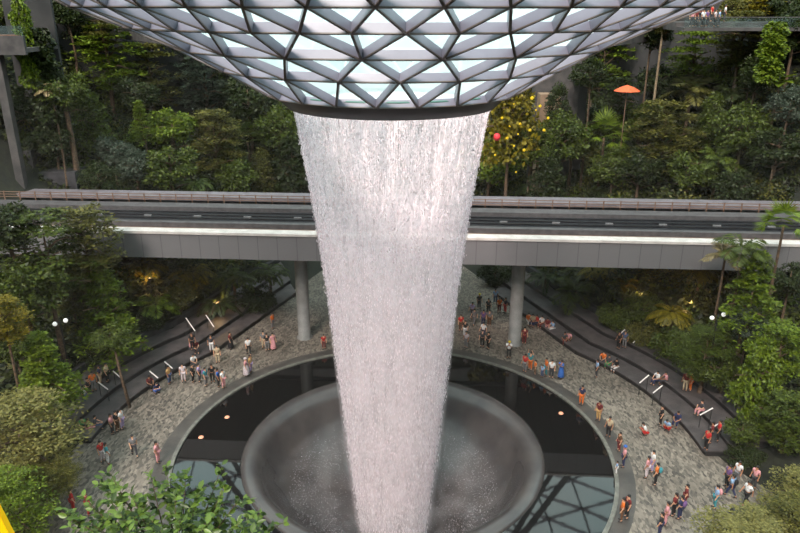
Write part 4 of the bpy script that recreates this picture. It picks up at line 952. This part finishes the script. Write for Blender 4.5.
def person(px, py, pose, top, low, label, z=None, face=None, skirt=False, hat=None, bag=None, hgt=1.0, group=GRP):
    z = 0 if z is None else z
    seat = pose == 'sit'
    p = on_plane(px, py, z if not seat else max(z-.0, 0))
    if face is None: face = math.degrees(math.atan2(CY-p.y, CX-p.x))+random.uniform(-40, 40)
    r = empty('person', (p.x, p.y, z+.005), label, 'person', group, rz=math.radians(face)+PI/2)
    r.scale = (hgt*1.16, hgt*1.16, hgt*1.04)
    P = PP[pose]
    def part(nm, key, m):
        o = bpy.data.objects.new(nm, P[key]); COL.objects.link(o); o.parent = r
        if m is not None: o.material_slots[0].link = 'OBJECT'; o.material_slots[0].material = m
        return o
    part('body', 'body', M[random.choice(('skin1', 'skin2'))]); part('shirt', 'shirt', cl(top))
    part('skirt' if skirt else 'trousers', 'skirt' if skirt else 'trousers', cl(low))
    hd = Vector(pose_joints(pose)['hd2'])
    if hat: MB().ball(hd+Vector((0, .01, .02)), .115, (1, 1.05, .85), 10, 7).build('hat', cl(hat), r, True)
    else: part('hair', 'hair', None)
    part('shoes', 'shoes', None)
    if bag:
        c = Vector(pose_joints(pose)['che']); MB().ball(c+Vector((0, .19, -.06)), .17, (.9, .6, 1.25), 10, 7).build('backpack', cl(bag), r, True)
    return r
PEOPLE = [
 (170, 384, 'stand', 'tan', 'denim', 'person in tan top and blue jeans standing beside the left steps'),
 (193.5, 382.5, 'stand', 'black', 'black', 'person in black at the left end of the group left of the pool'),
 (200, 382, 'stand', 'lilac', 'dgrey', 'person in lilac top, second from left in the group by the pool'),
 (206.5, 386, 'stand', 'teal', 'grey', 'person in teal carrying a purple backpack in the group by the pool', dict(bag='purple')),
 (213, 382.5, 'stand', 'black', 'black', 'person in black in the middle of the group by the pool'),
 (219, 387, 'stand', 'blue', 'black', 'person in bright blue shirt in the group left of the pool'),
 (224, 388, 'stand', 'white', 'pink', 'person in white shirt at the right end of the group by the pool'),
 (184, 382, 'stand', 'pale', 'pale', 'person in pale clothes just left of the group by the pool'),
 (193.5, 366.5, 'sit', 'white', 'dgrey', 'person in white seated on the left steps behind the group'),
 (191, 352, 'sit', 'pink', 'dgrey', 'person in pink seated high on the left steps, left one of a pair', dict(z=.45)),
 (196, 352, 'sit', 'darkred', 'dgrey', 'person in dark red seated high on the left steps, right one of a pair', dict(z=.45)),
 (212, 352, 'stand', 'dgrey', 'white', 'person in dark top and white bottoms on the left steps', dict(z=.45)),
 (218, 363, 'stand', 'beige', 'beige', 'person in beige standing at the foot of the left steps'),
 (231, 349, 'stand', 'darkred', 'black', 'person in dark dress at the foot of the left steps', dict(skirt=True)),
 (249, 355, 'walk', 'white', 'black', 'person in white shirt and black trousers crossing left of the pool'),
 (246.5, 376, 'stand', 'pink', 'pale', 'person in pink with pale head scarf at the pool edge, left', dict(skirt=True, hat='pale')),
 (251, 373, 'stand', 'tan', 'lilac', 'person in tan beside the one in a pale head scarf'),
 (267.5, 350.6, 'stand', 'black', 'grey', 'person in black top near the left bridge pillar'),
 (273.5, 350, 'stand', 'pink', 'pink', 'person in pink dress near the left bridge pillar', dict(skirt=True)),
 (264, 348, 'stand', 'grey', 'beige', 'person in grey behind the pair near the left bridge pillar'),
 (273, 329, 'stand', 'orange', 'grey', 'person in orange top left of the left bridge pillar'),
 (193, 350, 'stand', 'black', 'black', 'person in black standing high on the left steps', dict(z=.9)),
 (324, 349, 'stand', 'red', 'darkred', 'person in red between left pillar and waterfall', dict(hgt=.85)),
 (150, 388.5, 'sit', 'darkred', 'black', 'person in dark clothes seated low on the left steps'),
 (156, 393, 'crouch', 'navy', 'blue', 'person in navy and blue crouching before the left steps'),
 (86, 405, 'stand', 'white', 'denim', 'person in white with jeans by the trees at left', dict(z=.45)),
 (94.5, 391, 'stand', 'orange', 'grey', 'person in orange standing on the left steps', dict(z=.9)),
 (101, 384, 'stand', 'navy', 'beige', 'person in navy on the left steps behind the orange one', dict(z=.9)),
 (108, 382, 'stand', 'beige', 'black', 'person in beige on the left steps beside the navy one', dict(z=.9)),
 (90, 397, 'stand', 'dgrey', 'black', 'person in dark grey on the left steps before the orange one', dict(z=.45)),
 (83, 431, 'sit', 'green', 'black', 'person in green seated on the end block of the left steps'),
 (88.5, 433, 'sit', 'black', 'pink', 'person in black seated in the middle of the end block at left'),
 (95.5, 430, 'sit', 'dgrey', 'denim', 'person in dark grey seated at the right of the end block at left'),
 (113, 434, 'stand', 'pink', 'dgrey', 'person in pink standing in the trio on the left plaza'),
 (118, 431, 'stand', 'black', 'brown', 'person in black in the middle of the trio on the left plaza'),
 (123, 429, 'stand', 'white', 'lilac', 'person in white at the right of the trio on the left plaza'),
 (135, 456, 'walk', 'grey', 'dgrey', 'person in grey shirt walking alone on the left plaza', dict(face=-60)),
 (103, 462, 'stand', 'red', 'pale', 'person in red top standing above the near leaves at left'),
 (108.5, 464, 'stand', 'teal', 'white', 'person in teal beside the one in red at left'),
 (158.6, 462.7, 'stand', 'pink', 'pink', 'person in pink at the pool edge above the near leaves'),
 (54, 506, 'stand', 'red', 'pale', 'person in red by the lower left trees, leftmost of three'),
 (74, 512, 'stand', 'red', 'red', 'person in red by the lower left trees, middle of three'),
 (89, 515, 'stand', 'darkred', 'red', 'person in dark red by the lower left trees, rightmost of three'),
 # behind and right of the waterfall
 (460.6, 331, 'stand', 'red', 'brown', 'person in red right beside the waterfall on the far plaza'),
 (465, 337, 'stand', 'black', 'white', 'person in black top and white bottoms right of the waterfall'),
 (466, 348, 'stand', 'pale', 'grey', 'person in pale clothes at the far pool edge right of the waterfall'),
 (479, 309, 'stand', 'dgrey', 'dgrey', 'person in yellow hat far up the rising path', dict(hat='yellow')),
 (474, 325, 'walk', 'grey', 'grey', 'person in grey walking on the rising path, nearer one'),
 (472, 318, 'walk', 'lilac', 'dgrey', 'person in lilac walking on the rising path, farther one'),
 (483, 339, 'walk', 'white', 'navy', 'person in white shirt and navy trousers on the far plaza'),
 (483, 326, 'stand', 'purple', 'navy', 'person in purple on the rising path'),
 (488, 314, 'stand', 'black', 'black', 'person in black on the rising path'),
 (489, 326, 'stand', 'grey', 'brown', 'person in grey top and brown trousers on the rising path'),
 (499, 313, 'stand', 'orange', 'darkred', 'person in orange near the hedge left of the right pillar'),
 (505, 313, 'stand', 'dgrey', 'red', 'person in dark grey and red just left of the right pillar'),
 (495, 304, 'stand', 'lblue', 'denim', 'person in light blue at the hedge of the rising path'),
 (482, 347, 'stand', 'dgrey', 'black', 'person in dark grey at the far pool edge, left of a pair'),
 (488, 349, 'stand', 'black', 'black', 'person in black at the far pool edge, right of a pair'),
 (508.5, 358.5, 'phone', 'white', 'black', 'person in yellow hat and white shirt at the pool before the right pillar', dict(hat='yellow')),
 (524, 344, 'stand', 'darkred', 'darkred', 'person in dark red just right of the right pillar base'),
 (528, 324, 'sit', 'orange', 'white', 'person in orange, first of the row seated behind the right pillar', dict(z=.0)),
 (532.5, 325, 'sit', 'beige', 'navy', 'person in beige, second of the row seated behind the right pillar'),
 (537, 326, 'sit', 'red', 'navy', 'person in red, third of the row seated behind the right pillar'),
 (542, 327, 'sit', 'white', 'darkred', 'person in white, fourth of the row seated behind the right pillar'),
 (547, 329, 'sit', 'darkred', 'pink', 'person in dark red, fifth of the row seated behind the right pillar'),
 (553, 332, 'sit', 'lblue', 'white', 'person in light blue, last of the row seated behind the right pillar'),
 (568, 343, 'sit', 'pink', 'black', 'person in pink seated alone on the right steps'),
 (564, 343.5, 'sit', 'dgrey', 'darkred', 'person in dark grey seated next to the lone pink one on the right'),
 (524.5, 372, 'stand', 'red', 'grey', 'person in red at the pool edge, left end of the right group'),
 (530, 370, 'wave', 'teal', 'orange', 'person in teal with raised arms in the right pool edge group'),
 (534.7, 374.5, 'stand', 'orange', 'brown', 'person in orange and brown in the right pool edge group', dict(hgt=.8)),
 (542, 377.5, 'stand', 'lblue', 'denim', 'child in light blue in the right pool edge group', dict(hgt=.7)),
 (551, 378, 'stand', 'white', 'dgrey', 'person in white near the right end of the pool edge group'),
 (545.6, 376, 'stand', 'orange', 'teal', 'person in orange beside the one in white at the pool edge'),
 (560.6, 378.4, 'phone', 'blue', 'blue', 'person in blue dress taking a picture at the pool edge', dict(skirt=True)),
 (596, 377.5, 'stand', 'lblue', 'dgrey', 'person in light blue standing before the right steps'),
 (603, 363.5, 'sit', 'orange', 'dgrey', 'person in orange seated on the right steps, left of three'),
 (608.5, 367, 'sit', 'dgrey', 'green', 'person in dark clothes seated on the right steps, middle of three'),
 (616, 371, 'sit', 'black', 'white', 'person in black and white seated on the right steps, right of three'),
 (581, 404.7, 'stand', 'navy', 'orange', 'person in navy top and orange shorts at the right pool edge'),
 (598, 420.6, 'stand', 'darkred', 'tan', 'person in dark red and tan at the right pool edge'),
 (608, 437, 'stand', 'beige', 'black', 'person in beige leaning at the right pool edge'),
 (618.4, 451, 'stand', 'brown', 'darkred', 'person in brown at the right pool edge above the blue cap', dict(hgt=.9)),
 (622.8, 467, 'stand', 'pink', 'navy', 'person in pink wearing a blue cap at the right pool edge', dict(hat='blue')),
 (616, 474, 'stand', 'lblue', 'white', 'child in light blue below the blue cap at the right pool edge', dict(hgt=.6)),
 (646, 435, 'crouch', 'white', 'red', 'person in white crouching on the right plaza'),
 (618, 349, 'stand', 'black', 'black', 'person in black high on the right steps, left of a pair', dict(z=.9)),
 (624, 348, 'stand', 'denim', 'grey', 'person in denim blue high on the right steps, right of a pair', dict(z=.9)),
 (660, 425.6, 'stand', 'black', 'black', 'person all in black standing before the right steps'),
 (668, 430.6, 'crouch', 'lblue', 'red', 'person in light blue crouching before the right steps'),
 (677, 425, 'sit', 'navy', 'navy', 'person in navy seated on the right steps near the black dressed one'),
 (657, 384, 'sit', 'white', 'navy', 'person in white seated on the right steps, left of the pale pair', dict(z=.45)),
 (665.6, 385, 'sit', 'pink', 'dgrey', 'person in pink seated on the right steps, right of the pale pair', dict(z=.45)),
 (684.5, 391, 'stand', 'darkred', 'beige', 'person in dark red on the upper right steps', dict(z=.9)),
 (689.5, 391, 'stand', 'orange', 'orange', 'person in orange on the upper right steps', dict(z=.9)),
 (705.5, 450, 'stand', 'red', 'black', 'tall person in red standing on the right stone block', dict(z=.45)),
 (710, 443, 'stand', 'darkred', 'dgrey', 'person in dark red behind the tall one in red at right', dict(z=.9)),
 (717, 441, 'stand', 'red', 'black', 'person in red at the right end of the stone block', dict(z=.9)),
 (701, 414, 'sit', 'dgrey', 'pink', 'person in dark grey seated before the upper right planter', dict(z=.9)),
 (646, 478, 'stand', 'pink', 'pale', 'person in pink in the trio on the lower right plaza'),
 (651, 472, 'stand', 'white', 'lilac', 'person in white in the trio on the lower right plaza'),
 (655, 485, 'stand', 'orange', 'black', 'person with a large teal backpack in the trio on the lower right plaza', dict(bag='teal')),
 (621, 521, 'stand', 'orange', 'brown', 'person in orange at the lower right pool edge', dict(bag='black')),
 (626, 518, 'stand', 'darkred', 'black', 'person in dark red at the lower right pool edge'),
 (673, 516, 'stand', 'darkred', 'black', 'person in dark red, left of the trio near the bottom at right'),
 (679, 519, 'stand', 'navy', 'navy', 'person in navy, middle of the trio near the bottom at right', dict(bag='purple')),
 (684, 507, 'stand', 'darkred', 'darkred', 'person in dark red, right of the trio near the bottom at right'),
 (665, 525, 'stand', 'pink', 'pink', 'person in pink below the bottom right trio'),
 (659, 536, 'stand', 'black', 'navy', 'person in black cut by the bottom edge at right'),
 (714, 508, 'stand', 'lblue', 'teal', 'person in light blue with pink bag near the lower right trees', dict(bag='pink')),
 (726, 487, 'stand', 'purple', 'black', 'person in purple at the left of the group by the right planter'),
 (730, 497, 'walk', 'lblue', 'navy', 'person in light blue and navy in the group by the right planter', dict(bag='black')),
 (736, 483, 'stand', 'white', 'grey', 'person in white behind the group by the right planter'),
 (745, 505, 'walk', 'white', 'black', 'person in white shirt and black trousers before the lower right trees', dict(hgt=1.05)),
 (753, 488, 'stand', 'pink', 'dgrey', 'person in pink at the right end of the group by the planter'),
]
for r_ in PEOPLE: person(*r_[:6], **(r_[6] if len(r_) > 6 else {}))
# visitors on the upper right terrace and one upper left
tp = [(692, 'pink', 'pink'), (695.5, 'darkred', 'red, behind the pink one'), (699, 'red', 'red'), (703, 'white', 'white'), (707, 'purple', 'purple'), (711, 'red', 'red, near the right end'), (715, 'pale', 'pale cream'), (719, 'lblue', 'light blue'), (724, 'white', 'white at the right end')]
for i, (px, c, w_) in enumerate(tp):
    p = at(px, 20, 76.6+(i % 3)*1.0)
    r = person(px, 30, 'stand', c, 'dgrey', 'person in %s on the glass railed upper right terrace' % w_, face=-90+i*9, group='visitors on the upper right terrace')
    r.location = (p.x, p.y, DECK+(.45 if i % 3 == 2 else 0))
# pushchair by the lower right trees
p = on_plane(733.5, 519, 0); t = empty('pushchair', (p.x, p.y, 0), 'dark pushchair near the lower right trees', 'pushchair', rz=.5)
MB().ball((0, 0, .62), .3, (.8, 1.1, .75), 12, 8).build('seat_hood', M['black'], t, True)
MB().tube([(-.22, .45, .1), (-.22, -.05, .6), (-.22, -.45, 1.0), (.22, -.45, 1.0), (.22, -.05, .6), (.22, .45, .1)], .018, 6).build('frame', M['ledge'], t)
for sx in (-.24, .24):
    for sy in (-.3, .45):
        MB().tube([(sx-.02, sy, .11), (sx+.02, sy, .11)], .11, 12).build('wheel', M['black'], t)
# warm garden floodlights under the bridge
for px, py, d, lab in ((150, 283, 63.5, 'small warm garden spotlight under the bridge among the left ferns'), (215, 292, 64, 'small warm garden spotlight under the bridge near the left handrails'), (640, 298, 61, 'small warm garden spotlight under the bridge by the yellow plant'), (690, 300, 58, 'small warm garden spotlight under the bridge at right')):
    p = at(px, py, d); g = h(p.x, p.y); t = empty('garden_spotlight', (p.x, p.y, g), lab, 'lamp', 'garden spotlights')
    MB().tube([(0, 0, 0), (0, 0, 1.2)], .03, 6).build('stake', M['black'], t)
    MB().lathe([(.05, 1.2), (.14, 1.25), (.16, 1.45), (.15, 1.45), (.05, 1.3)], 12).build('lamp_head', M['black'], t)
    ld = bpy.data.lights.new('spot_glow', 'POINT'); ld.energy = 90; ld.color = (1, .62, .25); ld.shadow_soft_size = .12
    lo = bpy.data.objects.new('bulb', ld); COL.objects.link(lo); lo.parent = t; lo.location = (0, 0, 1.7)
